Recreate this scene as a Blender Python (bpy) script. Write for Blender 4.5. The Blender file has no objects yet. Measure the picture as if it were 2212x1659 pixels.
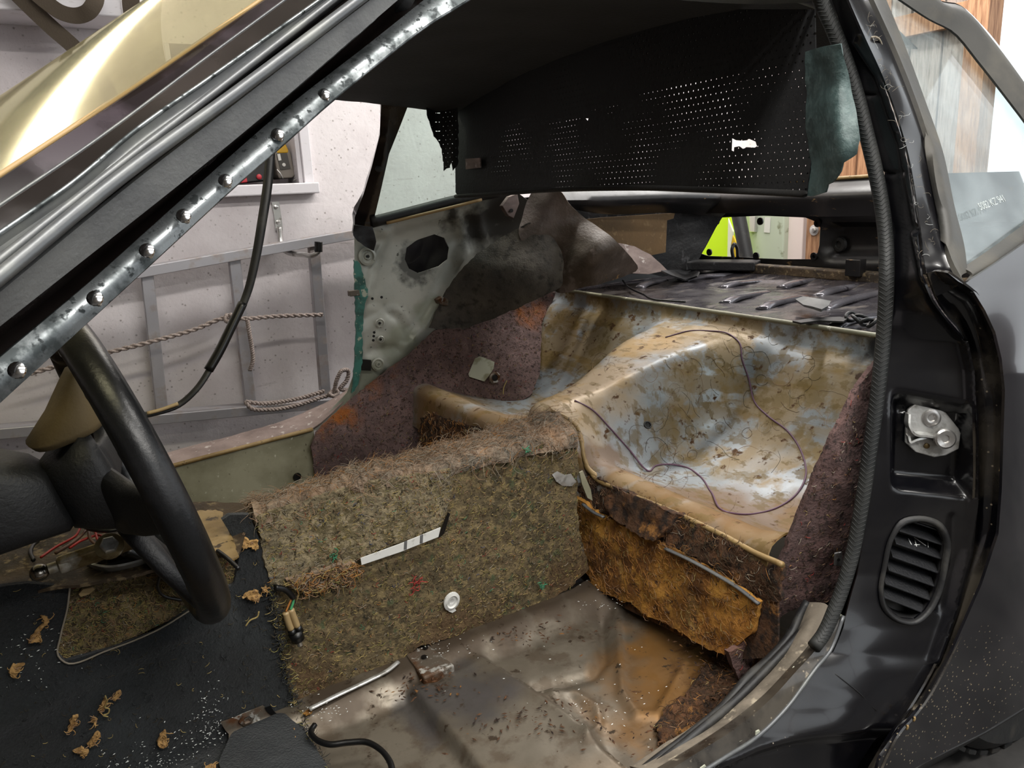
import bpy, bmesh, math, random
from mathutils import Vector, Matrix, noise
from mathutils.geometry import delaunay_2d_cdt

# ---------------------------------------------------------------- camera
W, H, FPX = 2212, 1659, 1660.0
CAM = Vector((0, 0, 1.0))
_p, _t, _r = math.radians(30), math.radians(14), math.radians(2.8)
FW = Vector((math.sin(_p)*math.cos(_t), math.cos(_p)*math.cos(_t), -math.sin(_t)))
_ri = Vector((math.cos(_p), -math.sin(_p), 0)); _up = _ri.cross(FW)
RT = _ri*math.cos(_r) - _up*math.sin(_r); UP = _up*math.cos(_r) + _ri*math.sin(_r)
sc = bpy.context.scene
COL = sc.collection
cd = bpy.data.cameras.new('camera'); cam = bpy.data.objects.new('camera', cd); COL.objects.link(cam)
cd.sensor_width = 36; cd.lens = FPX/W*36; cd.clip_start = .02
cam.matrix_world = Matrix(((RT.x, UP.x, -FW.x, CAM.x), (RT.y, UP.y, -FW.y, CAM.y), (RT.z, UP.z, -FW.z, CAM.z), (0, 0, 0, 1)))
sc.camera = cam
# ---------------------------------------------------------------- world and exposure
wd = bpy.data.worlds.new('world'); sc.world = wd; wd.use_nodes = True
wb = wd.node_tree.nodes['Background']; wb.inputs[0].default_value = (.93, .97, 1, 1); wb.inputs[1].default_value = 1.5
sc.view_settings.view_transform = 'Standard'; sc.view_settings.look = 'None'
sc.view_settings.gamma = 1; sc.view_settings.use_curve_mapping = False
sc.view_settings.exposure = 0.35
sc.cycles.max_bounces = 6; sc.cycles.diffuse_bounces = 3; sc.cycles.glossy_bounces = 3; sc.cycles.transparent_max_bounces = 10
sc.cycles.adaptive_threshold = .02; sc.cycles.caustics_reflective = False; sc.cycles.caustics_refractive = False

# ---------------------------------------------------------------- helpers
def ray(px, py): return FW + RT*((px-W/2)/FPX) - UP*((py-H/2)/FPX)
def at(px, py, **k):
    d = ray(px, py); (a, v), = k.items(); i = 'xyz'.index(a)
    return CAM + d*((v-CAM[i])/d[i])
def proj(p):
    v = Vector(p)-CAM; z = v.dot(FW)
    return W/2+FPX*v.dot(RT)/z, H/2-FPX*v.dot(UP)/z
def plane3(a, b, c):
    a, b, c = Vector(a), Vector(b), Vector(c); n = (b-a).cross(c-a).normalized(); k = n.dot(a-CAM)
    def f(px, py):
        d = ray(px, py); return CAM + d*(k/n.dot(d))
    return f
def yplane(Y): return lambda px, py: at(px, py, y=Y)
def zplane(Z): return lambda px, py: at(px, py, z=Z)
def xplane(X): return lambda px, py: at(px, py, x=X)
def yfun(fn): return lambda px, py: at(px, py, y=fn(px, py))
def ip(x, xs, ys):
    if x <= xs[0]: return ys[0]
    for i in range(1, len(xs)):
        if x <= xs[i]:
            return ys[i-1]+(ys[i]-ys[i-1])*(x-xs[i-1])/(xs[i]-xs[i-1])
    return ys[-1]
def ss(a, b, x):
    t = max(0, min(1, (x-a)/(b-a))); return t*t*(3-2*t)
def V3(k):
    if isinstance(k, Vector): return k
    return at(k[0], k[1], y=k[2])
def cr(pts, n, closed=False):
    """catmull-rom through pts (Vectors), n samples spread by chord length"""
    P = [Vector(p) for p in pts]; m = len(P)
    if m == 2: return [P[0].lerp(P[1], i/(n-1)) for i in range(n)]
    segs = m if closed else m-1
    L = [max((P[(i+1) % m]-P[i]).length, 1e-9) for i in range(segs)]; T = sum(L); out = []
    for j in range(n):
        s = T*j/(n if closed else n-1); i = 0
        while i < segs-1 and s > L[i]: s -= L[i]; i += 1
        t = min(1, s/L[i])
        p1, p2 = P[i], P[(i+1) % m]
        p0 = P[(i-1) % m] if (closed or i > 0) else p1*2-p2
        p3 = P[(i+2) % m] if (closed or i < m-2) else p2*2-p1
        d0, d1, d2 = max((p1-p0).length, 1e-9), L[i], max((p3-p2).length, 1e-9)
        m1 = ((p2-p1)/d1*d0 + (p1-p0)/d0*d1)/(d0+d1)*d1
        m2 = ((p3-p2)/d2*d1 + (p2-p1)/d1*d2)/(d1+d2)*d1
        t2, t3 = t*t, t*t*t
        out.append(p1*(2*t3-3*t2+1)+m1*(t3-2*t2+t)+p2*(-2*t3+3*t2)+m2*(t3-t2))
    return out
def link(o, parent=None):
    COL.objects.link(o)
    if parent is not None:
        o.parent = parent
        o.matrix_parent_inverse = WORLD[parent.name].inverted()
    WORLD[o.name] = Matrix() if parent is not None else o.matrix_basis.copy()
    return o
WORLD = {}
def tag(o, label=None, cat=None, group=None, kind=None):
    if label: o['label'] = label
    if cat: o['category'] = cat
    if group: o['group'] = group
    if kind: o['kind'] = kind
    return o
def thing(name, label, cat, loc=(0, 0, 0), group=None):
    o = bpy.data.objects.new(name, None); o.empty_display_size = .05; o.location = loc
    COL.objects.link(o); WORLD[o.name] = Matrix.Translation(loc)
    return tag(o, label, cat, group)
def mesh(name, v, f, m, parent=None, smooth=True, thick=0, off=0, idx=None, sub=0, bev=0):
    me = bpy.data.meshes.new(name); me.from_pydata([tuple(p) for p in v], [], f); me.update()
    for mm in (m if isinstance(m, (list, tuple)) else [m]): me.materials.append(mm)
    if idx: me.polygons.foreach_set('material_index', idx)
    if smooth: me.polygons.foreach_set('use_smooth', [True]*len(me.polygons))
    o = bpy.data.objects.new(name, me); link(o, parent)
    if thick:
        s = o.modifiers.new('thickness', 'SOLIDIFY'); s.thickness = thick; s.offset = off
        if smooth: s = o.modifiers.new('edges', 'EDGE_SPLIT'); s.split_angle = math.radians(58)
    if bev:
        s = o.modifiers.new('bevel', 'BEVEL'); s.width = bev; s.segments = 2; s.limit_method = 'ANGLE'
    if sub:
        s = o.modifiers.new('sub', 'SUBSURF'); s.levels = s.render_levels = sub
    return o
def pip(x, y, poly):
    c = False; j = len(poly)-1
    for i in range(len(poly)):
        xi, yi = poly[i][0], poly[i][1]; xj, yj = poly[j][0], poly[j][1]
        if (yi > y) != (yj > y) and x < (xj-xi)*(y-yi)/(yj-yi)+xi: c = not c
        j = i
    return c
def dseg(x, y, line):
    """distance from (x,y) to polyline, and signed side of the nearest segment"""
    best, side = 1e9, 1
    for (x0, y0), (x1, y1) in zip(line, line[1:]):
        dx, dy = x1-x0, y1-y0; t = max(0, min(1, ((x-x0)*dx+(y-y0)*dy)/(dx*dx+dy*dy)))
        d = math.hypot(x-x0-t*dx, y-y0-t*dy)
        if d < best: best = d; side = 1 if dx*(y-y0)-dy*(x-x0) > 0 else -1
    return best, side
def outline(poly, step, smooth, jag=0, rng=None):
    P = [Vector((p[0], p[1], 0)) for p in poly]; T = sum((P[i]-P[i-1]).length for i in range(len(P)))
    if smooth: q = cr(P, max(8, int(T/step)), True)
    else:
        q = []
        for i in range(len(P)):
            a, b = P[i], P[(i+1) % len(P)]; k = max(1, round((b-a).length/step))
            q += [a.lerp(b, j/k) for j in range(k)]
    if jag:
        rng = rng or random.Random(1)
        q = [p+Vector((rng.uniform(-jag, jag), rng.uniform(-jag, jag), 0)) for p in q]
    return [(p.x, p.y) for p in q]
def panel(name, poly, surf, m, parent=None, step=14, relief=None, holes=(), thick=.003, off=-1, smooth=False, jag=0, bump=0, bscale=20, seed=1, idxf=None):
    """sheet bounded by an outline, lying on a surface in the scene, with relief along its normal"""
    rng = random.Random(seed)
    O = outline(poly, step, smooth, jag, rng); HS = [outline(h, step*.6, smooth) for h in holes]
    pts = list(O); ed = [(i, (i+1) % len(O)) for i in range(len(O))]
    for h in HS:
        b = len(pts); pts += h; ed += [(b+i, b+(i+1) % len(h)) for i in range(len(h))]
    x0, x1 = min(p[0] for p in O), max(p[0] for p in O); y0, y1 = min(p[1] for p in O), max(p[1] for p in O)
    bd = list(pts); r2 = (step*.55)**2
    cell = {}
    for p in bd: cell.setdefault((int(p[0]//step), int(p[1]//step)), []).append(p)
    row = 0; y = y0
    while y < y1:
        x = x0 + (step/2 if row % 2 else 0)
        while x < x1:
            if pip(x, y, O) and not any(pip(x, y, h) for h in HS):
                ci, cj = int(x//step), int(y//step); ok = True
                for a in (-1, 0, 1):
                    for b in (-1, 0, 1):
                        for q in cell.get((ci+a, cj+b), ()):
                            if (q[0]-x)**2+(q[1]-y)**2 < r2: ok = False
                if ok: pts.append((x, y))
            x += step
        y += step*.87; row += 1
    vv, ee, ff, *_ = delaunay_2d_cdt([Vector(p) for p in pts], ed, [], 0, 1e-5)
    fs = []
    for f in ff:
        cx = sum(vv[i].x for i in f)/3; cy = sum(vv[i].y for i in f)/3
        if pip(cx, cy, O) and not any(pip(cx, cy, h) for h in HS):
            fs.append(tuple(f))
    v3 = []
    for q in vv:
        p = surf(q.x, q.y)
        if relief or bump:
            a = surf(q.x+2, q.y)-p; b = surf(q.x, q.y+2)-p; n = a.cross(b)
            if n.length > 0:
                n.normalize()
                if n.dot(CAM-p) < 0: n = -n
                h = relief(q.x, q.y) if relief else 0
                if bump: h += bump*noise.noise(p*bscale)+bump*.5*noise.noise(p*bscale*2.7)
                p = p+n*h
        v3.append(p)
    # orient towards the camera
    out = []
    for f in fs:
        a, b, c = (v3[i] for i in f[:3]); n = (b-a).cross(c-a)
        out.append(f if n.dot(CAM-a) > 0 else tuple(reversed(f)))
    used = sorted({i for f in out for i in f}); mp = {j: i for i, j in enumerate(used)}
    out = [tuple(mp[i] for i in f) for f in out]
    v3 = [v3[i] for i in used]
    idx = None
    if idxf: idx = [idxf(*proj((v3[f[0]]+v3[f[1]]+v3[f[2]])/3)) for f in out]
    return mesh(name, v3, out, m, parent, True, thick, off, idx)
def loft(name, curves, m, parent=None, n=50, sub=4, lin=False, thick=.003, off=-1, bump=0, bscale=20, flip=False, smooth=True):
    C = [cr([V3(k) for k in c], n) for c in curves]
    if lin:
        G = []
        for i in range(n):
            row = []
            for j in range(len(C)-1):
                for k in range(sub): row.append(C[j][i].lerp(C[j+1][i], k/sub))
            row.append(C[-1][i]); G.append(row)
    else:
        G = [cr([c[i] for c in C], (len(C)-1)*sub+1) for i in range(n)]
    mm = len(G[0]); v = []
    for i in range(n):
        for j in range(mm):
            p = G[i][j]
            if bump:
                a = G[min(i+1, n-1)][j]-G[max(i-1, 0)][j]; b = G[i][min(j+1, mm-1)]-G[i][max(j-1, 0)]
                nn = a.cross(b)
                if nn.length > 0:
                    nn.normalize()
                    if nn.dot(CAM-p) < 0: nn = -nn
                    p = p+nn*(bump*noise.noise(p*bscale)+bump*.5*noise.noise(p*bscale*2.7))
            v.append(p)
    f = [(i*mm+j, (i+1)*mm+j, (i+1)*mm+j+1, i*mm+j+1) for i in range(n-1) for j in range(mm-1)]
    vis = 0
    for a, b, c, d in f[::max(1, len(f)//60)]:
        nn = (v[b]-v[a]).cross(v[c]-v[a])
        if nn.length > 0: vis += 1 if nn.normalized().dot((CAM-v[a]).normalized()) > 0 else -1
    if (vis < 0) != flip: f = [tuple(reversed(q)) for q in f]
    return mesh(name, v, f, m, parent, smooth, thick, off)
def tube(name, pts, r, m, parent=None, seg=8, n=None, flat=1.0, closed=False, smooth=True, rot0=0, cap=True):
    P = [V3(p) for p in pts]; n = n or max(2, 6*(len(P)-1)+1)
    Q = cr(P, n, closed); v, f = [], []
    N = None
    for i in range(n):
        t = (Q[(i+1) % n]-Q[i-1]) if closed else (Q[min(i+1, n-1)]-Q[max(i-1, 0)])
        t.normalize()
        if N is None:
            N = t.cross(Vector((0, 0, 1)))
            if N.length < .01: N = t.cross(Vector((1, 0, 0)))
            N.normalize()
            if rot0: N = Matrix.Rotation(rot0, 3, t) @ N
        N = (N-t*N.dot(t)).normalized(); B = t.cross(N)
        rr = r(i/(n-1)) if callable(r) else r
        for k in range(seg):
            a = 2*math.pi*k/seg
            v.append(Q[i]+N*(rr*math.cos(a))+B*(rr*flat*math.sin(a)))
    for i in range(n if closed else n-1):
        for k in range(seg):
            j = (i+1) % n
            f.append((i*seg+k, i*seg+(k+1) % seg, j*seg+(k+1) % seg, j*seg+k))
    if not closed and cap:
        f.append(tuple(range(seg-1, -1, -1))); f.append(tuple((n-1)*seg+k for k in range(seg)))
    return mesh(name, v, f, m, parent, smooth)
def frame(axis, hint=(0, 0, 1)):
    z = Vector(axis).normalized(); h = Vector(hint)
    x = h.cross(z)
    if x.length < 1e-3: x = Vector((1, 0, 0)).cross(z)
    x.normalize(); return x, z.cross(x), z
def lathe(name, prof, o, axis, m, parent=None, seg=20, smooth=True, squash=1.0, hint=(0, 0, 1)):
    x, y, z = frame(axis, hint); o = Vector(o); v, f = [], []
    for r, h in prof:
        for k in range(seg):
            a = 2*math.pi*k/seg; v.append(o+x*(r*math.cos(a))+y*(r*squash*math.sin(a))+z*h)
    for i in range(len(prof)-1):
        for k in range(seg): f.append((i*seg+k, i*seg+(k+1) % seg, (i+1)*seg+(k+1) % seg, (i+1)*seg+k))
    f.append(tuple(range(seg-1, -1, -1))); f.append(tuple((len(prof)-1)*seg+k for k in range(seg)))
    o_ = mesh(name, v, f, m, parent, smooth)
    if smooth:
        s = o_.modifiers.new('edges', 'EDGE_SPLIT'); s.split_angle = math.radians(40)
    return o_
def box(name, c, s, m, parent=None, R=None, bev=.002):
    c = Vector(c); R = R or Matrix.Identity(3); v = []
    for a in (-1, 1):
        for b in (-1, 1):
            for d in (-1, 1): v.append(c+R @ Vector((a*s[0]/2, b*s[1]/2, d*s[2]/2)))
    f = [(0, 1, 3, 2), (4, 6, 7, 5), (0, 4, 5, 1), (2, 3, 7, 6), (0, 2, 6, 4), (1, 5, 7, 3)]
    return mesh(name, v, f, m, parent, False, bev=bev)
def prism(name, pts, d, m, parent=None, bev=0, smooth=False):
    """closed 3D outline extruded by vector d"""
    n = len(pts); d = Vector(d); v = [Vector(p) for p in pts]+[Vector(p)+d for p in pts]
    f = [tuple(range(n-1, -1, -1)), tuple(range(n, 2*n))]+[(i, (i+1) % n, n+(i+1) % n, n+i) for i in range(n)]
    return mesh(name, v, f, m, parent, smooth, bev=bev)
def rows(a, b): return Matrix((a, b, Vector(a).cross(Vector(b)))).transposed()
def sample(o, n, rng, test=None):
    me = o.data; P = []
    tri = []; acc = 0
    for p in me.polygons:
        a, b, c = (me.vertices[i].co for i in p.vertices[:3]); ar = p.area; acc += ar; tri.append((acc, a, b, c, p.normal))
    import bisect
    cum = [t[0] for t in tri]; k = 0
    while len(P) < n and k < n*6:
        k += 1
        t = tri[min(bisect.bisect(cum, rng.uniform(0, acc)), len(tri)-1)]
        u, w = rng.random(), rng.random()
        if u+w > 1: u, w = 1-u, 1-w
        p = t[1]+(t[2]-t[1])*u+(t[3]-t[1])*w
        if test and not test(*proj(p)): continue
        P.append((p, t[4]))
    return P
def fibres(name, pts, mats, weights, parent, L=(.008, .022), r=.0005, lift=.002, seed=3, seg=4, curl=1.2):
    rng = random.Random(seed); v, f, idx = [], [], []
    for p, nn in pts:
        n = Vector(nn)
        if n.dot(CAM-p) < 0: n = -n
        x, y, _ = frame(n, (rng.uniform(-1, 1), rng.uniform(-1, 1), rng.uniform(-1, 1)))
        a = rng.uniform(0, 6.28); da = rng.uniform(-curl, curl); l = rng.uniform(*L)/seg; q = p.copy()+n*r
        h = rng.uniform(.2, 1)*lift; mi = rng.choices(range(len(mats)), weights)[0]; base = len(v)
        for s in range(seg+1):
            d = x*math.cos(a)+y*math.sin(a); side = n.cross(d).normalized()
            rr = r*(1 if s < seg else .5)
            c = q+n*(h*math.sin(math.pi*(s+.3)/(seg+.6)))
            v += [c+side*rr, c-side*rr, c+n*rr*1.4]
            q = q+d*l; a += da+rng.uniform(-.5, .5)
            if s:
                b0 = base+(s-1)*3; b1 = base+s*3
                for k in range(3): f.append((b0+k, b0+(k+1) % 3, b1+(k+1) % 3, b1+k)); idx.append(mi)
    o = mesh(name, v, f, mats, parent, False, idx=idx); o['kind'] = 'stuff'
    return o

# ---------------------------------------------------------------- materials
def lin(c): return tuple((x/12.92 if x <= .04045 else ((x+.055)/1.055)**2.4) for x in c)
def hx(s): return lin(tuple(int(s[i:i+2], 16)/255 for i in (0, 2, 4)))
class NT:
    def __init__(s, name):
        s.m = bpy.data.materials.new(name); s.m.use_nodes = True; s.t = s.m.node_tree; s.t.nodes.clear()
        s.out = s.n('ShaderNodeOutputMaterial'); s.tc = s.n('ShaderNodeTexCoord')
    def n(s, t, **k):
        o = s.t.nodes.new(t)
        for a, b in k.items(): setattr(o, a, b)
        return o
    def l(s, a, b): s.t.links.new(a, b)
    def math(s, op, a, b=None, clamp=False):
        o = s.n('ShaderNodeMath', operation=op, use_clamp=clamp)
        for i, x in enumerate((a, b)):
            if x is None: continue
            if isinstance(x, (int, float)): o.inputs[i].default_value = x
            else: s.l(x, o.inputs[i])
        return o.outputs[0]
    def rng(s, x, a, b, c=0, d=1):
        o = s.n('ShaderNodeMapRange'); o.clamp = True
        s.l(x, o.inputs[0])
        for i, k in enumerate((a, b, c, d)): o.inputs[i+1].default_value = k
        return o.outputs[0]
    def coord(s, scale=(1, 1, 1)):
        o = s.n('ShaderNodeMapping'); o.inputs['Scale'].default_value = scale; s.l(s.tc.outputs['Object'], o.inputs['Vector']); return o.outputs[0]
    def noise(s, scale, detail=6, stretch=(1, 1, 1), dist=0, rough=.6):
        o = s.n('ShaderNodeTexNoise'); o.inputs['Scale'].default_value = scale; o.inputs['Detail'].default_value = detail
        o.inputs['Distortion'].default_value = dist; o.inputs['Roughness'].default_value = rough
        s.l(s.coord(stretch), o.inputs['Vector']); return o.outputs['Fac']
    def voro(s, scale, stretch=(1, 1, 1), feat='F1', rand=1):
        o = s.n('ShaderNodeTexVoronoi', feature=feat); o.inputs['Scale'].default_value = scale; o.inputs['Randomness'].default_value = rand
        s.l(s.coord(stretch), o.inputs['Vector']); return o.outputs['Distance']
    def mix(s, f, a, b):
        o = s.n('ShaderNodeMix', data_type='RGBA')
        for i, x in ((0, f), (6, a), (7, b)):
            if isinstance(x, (int, float)): o.inputs[i].default_value = x
            elif isinstance(x, tuple): o.inputs[i].default_value = (*x[:3], 1)
            else: s.l(x, o.inputs[i])
        return o.outputs[2]
    def blobs(s, cs, amp=.05, scale=12):
        """1 inside spheres (x,y,z,r) with a noisy border"""
        nz = s.n('ShaderNodeTexNoise'); nz.inputs['Scale'].default_value = scale; nz.inputs['Detail'].default_value = 5
        s.l(s.tc.outputs['Object'], nz.inputs['Vector'])
        sub = s.n('ShaderNodeVectorMath', operation='SUBTRACT'); s.l(nz.outputs['Color'], sub.inputs[0]); sub.inputs[1].default_value = (.5, .5, .5)
        mul = s.n('ShaderNodeVectorMath', operation='SCALE'); s.l(sub.outputs[0], mul.inputs[0]); mul.inputs['Scale'].default_value = amp*3
        add = s.n('ShaderNodeVectorMath', operation='ADD'); s.l(mul.outputs[0], add.inputs[0]); s.l(s.tc.outputs['Object'], add.inputs[1])
        r = None
        for (x, y, z, rad) in cs:
            d = s.n('ShaderNodeVectorMath', operation='DISTANCE'); s.l(add.outputs[0], d.inputs[0]); d.inputs[1].default_value = (x, y, z)
            v = s.rng(d.outputs['Value'], rad, rad*.55)
            r = v if r is None else s.math('MAXIMUM', r, v)
        return r
def mat(name, col, rough=.6, metal=0, layers=(), bump=None, coat=0, spec=.5, sheen=0, trans=0, emit=None):
    t = NT(name); c = col if not isinstance(col, str) else hx(col); R = rough
    for ly in layers:
        kind = ly.get('k', 'n'); st = ly.get('st', (1, 1, 1))
        if kind == 'n': x = t.noise(ly['s'], ly.get('d', 6), st, ly.get('dist', 0)); f = t.rng(x, ly.get('lo', .45), ly.get('hi', .6))
        elif kind == 'v': x = t.voro(ly['s'], st); f = t.rng(x, ly.get('hi', .25), ly.get('lo', .1))
        elif kind == 'e': x = t.voro(ly['s'], st, 'DISTANCE_TO_EDGE'); f = t.rng(x, ly.get('hi', .06), ly.get('lo', .02))
        elif kind == 'b': f = t.blobs(ly['at'], ly.get('amp', .05), ly.get('bs', 12))
        if 'at' in ly and kind != 'b': f = t.math('MULTIPLY', f, t.blobs(ly['at'], ly.get('amp', .05), ly.get('bs', 12)))
        if 'and' in ly:
            a = ly['and']; f = t.math('MULTIPLY', f, t.rng(t.noise(a[0], 5), a[1], a[2]))
        if 'f' in ly: f = t.math('MULTIPLY', f, ly['f'])
        cc = ly['c']; cc = hx(cc) if isinstance(cc, str) else cc
        c = t.mix(f, c, cc)
        if 'r' in ly:
            o = t.n('ShaderNodeMix', data_type='FLOAT'); t.l(f, o.inputs[0])
            if isinstance(R, (int, float)): o.inputs[2].default_value = R
            else: t.l(R, o.inputs[2])
            o.inputs[3].default_value = ly['r']; R = o.outputs[0]
    b = t.n('ShaderNodeBsdfPrincipled')
    if isinstance(c, tuple): b.inputs['Base Color'].default_value = (*c[:3], 1)
    else: t.l(c, b.inputs['Base Color'])
    if isinstance(R, (int, float)): b.inputs['Roughness'].default_value = R
    else: t.l(R, b.inputs['Roughness'])
    b.inputs['Metallic'].default_value = metal; b.inputs['Coat Weight'].default_value = coat; b.inputs['Coat Roughness'].default_value = .06
    b.inputs['Specular IOR Level'].default_value = spec; b.inputs['Sheen Weight'].default_value = sheen
    if trans: b.inputs['Transmission Weight'].default_value = trans
    if emit: b.inputs['Emission Color'].default_value = (*emit[:3], 1); b.inputs['Emission Strength'].default_value = emit[3]; t.m.cycles.emission_sampling = 'NONE'
    if bump:
        bs = bump if isinstance(bump, list) else [bump]; prev = None
        for (sc_, strg, *st) in bs:
            o = t.n('ShaderNodeBump'); o.inputs['Strength'].default_value = min(1, strg); o.inputs['Distance'].default_value = .004*max(1, strg)
            t.l(t.noise(sc_, 6, st[0] if st else (1, 1, 1)), o.inputs['Height'])
            if prev: t.l(prev, o.inputs['Normal'])
            prev = o.outputs[0]
        t.l(prev, b.inputs['Normal'])
    t.l(b.outputs[0], t.out.inputs[0])
    return t.m
def glass(name, tint, fac, rough=.02, gl=(1, 1, 1), dirt=None):
    """thin pane: transparent tint with a share of mirror reflection and optional dusty film"""
    t = NT(name)
    tr = t.n('ShaderNodeBsdfTransparent'); tr.inputs[0].default_value = (*tint, 1)
    g = t.n('ShaderNodeBsdfGlossy'); g.inputs['Color'].default_value = (*gl, 1); g.inputs['Roughness'].default_value = rough
    lw = t.n('ShaderNodeLayerWeight'); lw.inputs['Blend'].default_value = .5
    f = t.math('ADD', t.math('MULTIPLY', t.math('POWER', lw.outputs['Facing'], 5), .9), .03+fac, True)
    m = t.n('ShaderNodeMixShader'); t.l(f, m.inputs[0]); t.l(tr.outputs[0], m.inputs[1]); t.l(g.outputs[0], m.inputs[2]); o = m.outputs[0]
    if dirt:
        d = t.n('ShaderNodeBsdfDiffuse'); d.inputs[0].default_value = (*dirt[0], 1)
        x = t.math('MAXIMUM', t.rng(t.noise(dirt[1], 6, (1, 1, .6), .1), dirt[2], dirt[3], dirt[4], dirt[5]), t.math('MULTIPLY', t.rng(t.noise(dirt[1]*2.3, 4, (1, 1, .4)), .62, .74), .22))
        m2 = t.n('ShaderNodeMixShader'); t.l(x, m2.inputs[0]); t.l(o, m2.inputs[1]); t.l(d.outputs[0], m2.inputs[2]); o = m2.outputs[0]
    t.l(o, t.out.inputs[0]); return t.m
# ---------------------------------------------------------------- palette
M = {}
M['wall'] = mat('painted_concrete', 'e6dfe0', .8, layers=[dict(s=3, lo=.45, hi=.62, c='cdc3c4', f=.6), dict(k='v', s=46, lo=.05, hi=.2, c='857b76', **{'and': (7, .44, .54)}, f=.85), dict(s=60, st=(1, 1, 2), lo=.64, hi=.7, c='8a817c', f=.75), dict(s=14, st=(.4, 1, 3), lo=.66, hi=.72, c='a39a96', f=.6)], bump=[(26, .35), (90, .2)])
M['white_wood'] = mat('white_gloss_paint', 'dcd8dc', .45, layers=[dict(s=30, st=(1, 1, 4), lo=.6, hi=.72, c='a59c96', f=.5)], bump=(40, .1))
M['concrete'] = mat('garage_floor_concrete', '4a4846', .8, layers=[dict(s=8, lo=.4, hi=.7, c='2d2b2a')], bump=(60, .3))
M['ceiling'] = mat('ceiling_board', 'b9b7b2', .9, bump=(20, .1))
M['plank'] = mat('sawn_timber', 'a9805f', .75, layers=[dict(s=9, st=(12, 12, 1), lo=.4, hi=.65, c='7b5439'), dict(s=2.2, lo=.5, hi=.6, c='8b8078', f=.5)], bump=(30, .3, (10, 10, 1)))
M['plank_b'] = mat('sawn_timber_grey', '9b8f86', .8, layers=[dict(s=9, st=(12, 12, 1), lo=.4, hi=.65, c='71675f')], bump=(30, .3, (10, 10, 1)))
M['alu'] = mat('ladder_aluminium', 'b4b2b6', .42, .6, layers=[dict(s=14, lo=.5, hi=.62, c='a89c96', r=.7, f=.8)])
M['rope'] = mat('dusty_rope', 'b3a59f', .9, layers=[dict(s=220, st=(1, 1, 1), lo=.4, hi=.6, c='8b7d76')], bump=(300, .5))
M['steel'] = mat('zinc_steel', 'c9c7c4', .3, .9, layers=[dict(s=30, lo=.55, hi=.65, c='8d8781', r=.5)])
M['capblack'] = mat('black_plastic_cap', '0c0c0c', .35)
M['strap'] = mat('dark_webbing', '4a4034', .9, bump=(300, .3))
M['toolblue'] = mat('dark_blue_grey_case', '3a444c', .5)
M['battery'] = mat('tool_battery_body', '7d756c', .5); M['batdark'] = mat('tool_battery_label', '3f3b36', .4); M['yellow'] = mat('yellow_plastic', 'c79a17', .45)
M['darkcase'] = mat('dark_tool_case', '1a1717', .5); M['red'] = mat('red_plastic', 'b5303a', .45); M['paper'] = mat('white_print', 'd8d6d0', .6)

DUST = dict(s=16, lo=.5, hi=.72, c='857b6c', r=.75)
M['black'] = mat('black_car_paint', '0b0b0f', .24, 0, [dict(s=5, lo=.48, hi=.75, c='35322f', r=.42, f=.35), dict(k='v', s=55, lo=.02, hi=.07, c='b5aa98', r=.8, **{'and': (6, .52, .6)})], coat=.25)
M['black_dirty'] = mat('black_paint_dusty', '0d0d11', .16, 0, [dict(s=9, lo=.42, hi=.62, c='5d564b', r=.6, f=.6), dict(k='v', s=70, lo=.04, hi=.13, c='a89a82', r=.8, **{'and': (5, .45, .55)}), dict(s=45, lo=.6, hi=.66, c='8f8472', r=.8, **{'and': (4, .5, .6)})], coat=.4)
M['skin'] = mat('black_outer_skin', '101015', .12, 0, [dict(s=3, lo=.4, hi=.7, c='3a3639', r=.3, f=.5), dict(k='v', s=120, lo=.05, hi=.2, c='b5a382', r=.8, at=[(1.07, .53, .2, .16), (1.02, .53, .12, .2)], amp=.03, bs=25)], coat=.6)
M['rubber'] = mat('grey_rubber', '3c3b38', .55, 0, [dict(s=12, lo=.45, hi=.7, c='5e5a51', r=.8, f=.6)], bump=(120, .1))
M['seal'] = mat('ribbed_seal_rubber', '1f2121', .55, 0, [dict(s=12, lo=.45, hi=.7, c='3a3a37', r=.8, f=.6)])
M['rubber_dark'] = mat('black_rubber', '1d1d1e', .5, 0, [dict(s=20, lo=.5, hi=.7, c='4c4a45', r=.75, f=.6)], bump=(150, .15))
M['trimgrey'] = mat('grey_satin_trim', '5d5f61', .34, .35, [dict(s=14, st=(1, 1, 1), lo=.45, hi=.7, c='83857f', r=.5, f=.6)], bump=(60, .08))
M['matte'] = mat('grey_textured_trim', '58595a', .5, .1, [dict(s=9, lo=.4, hi=.65, c='7b7c7a', f=.6)], bump=(220, .25))
M['strip'] = mat('scuffed_aluminium_strip', '9fa4a6', .25, .85, [dict(s=22, lo=.42, hi=.6, c='4c5152', r=.5), dict(s=90, lo=.55, hi=.62, c='3c4041', r=.6)])
M['gloss_dark'] = mat('dark_brown_black_gloss', '1b1614', .15, 0, [dict(s=6, lo=.45, hi=.7, c='2b2422', r=.35)], coat=.4)
M['frit'] = mat('black_glass_band', '1d1719', .12, 0, [dict(s=8, lo=.5, hi=.65, c='393036', r=.2)], coat=.5)
M['amber_edge'] = mat('amber_sealant', 'a5885a', .5)
M['steelspot'] = mat('bright_rivet', 'e8e8e8', .18, 1.0)
M['lining'] = mat('charcoal_headlining', '100f0e', .9, 0, [dict(s=6, lo=.4, hi=.65, c='191714')], bump=[(7, .3), (160, .25)], sheen=.1)
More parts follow.
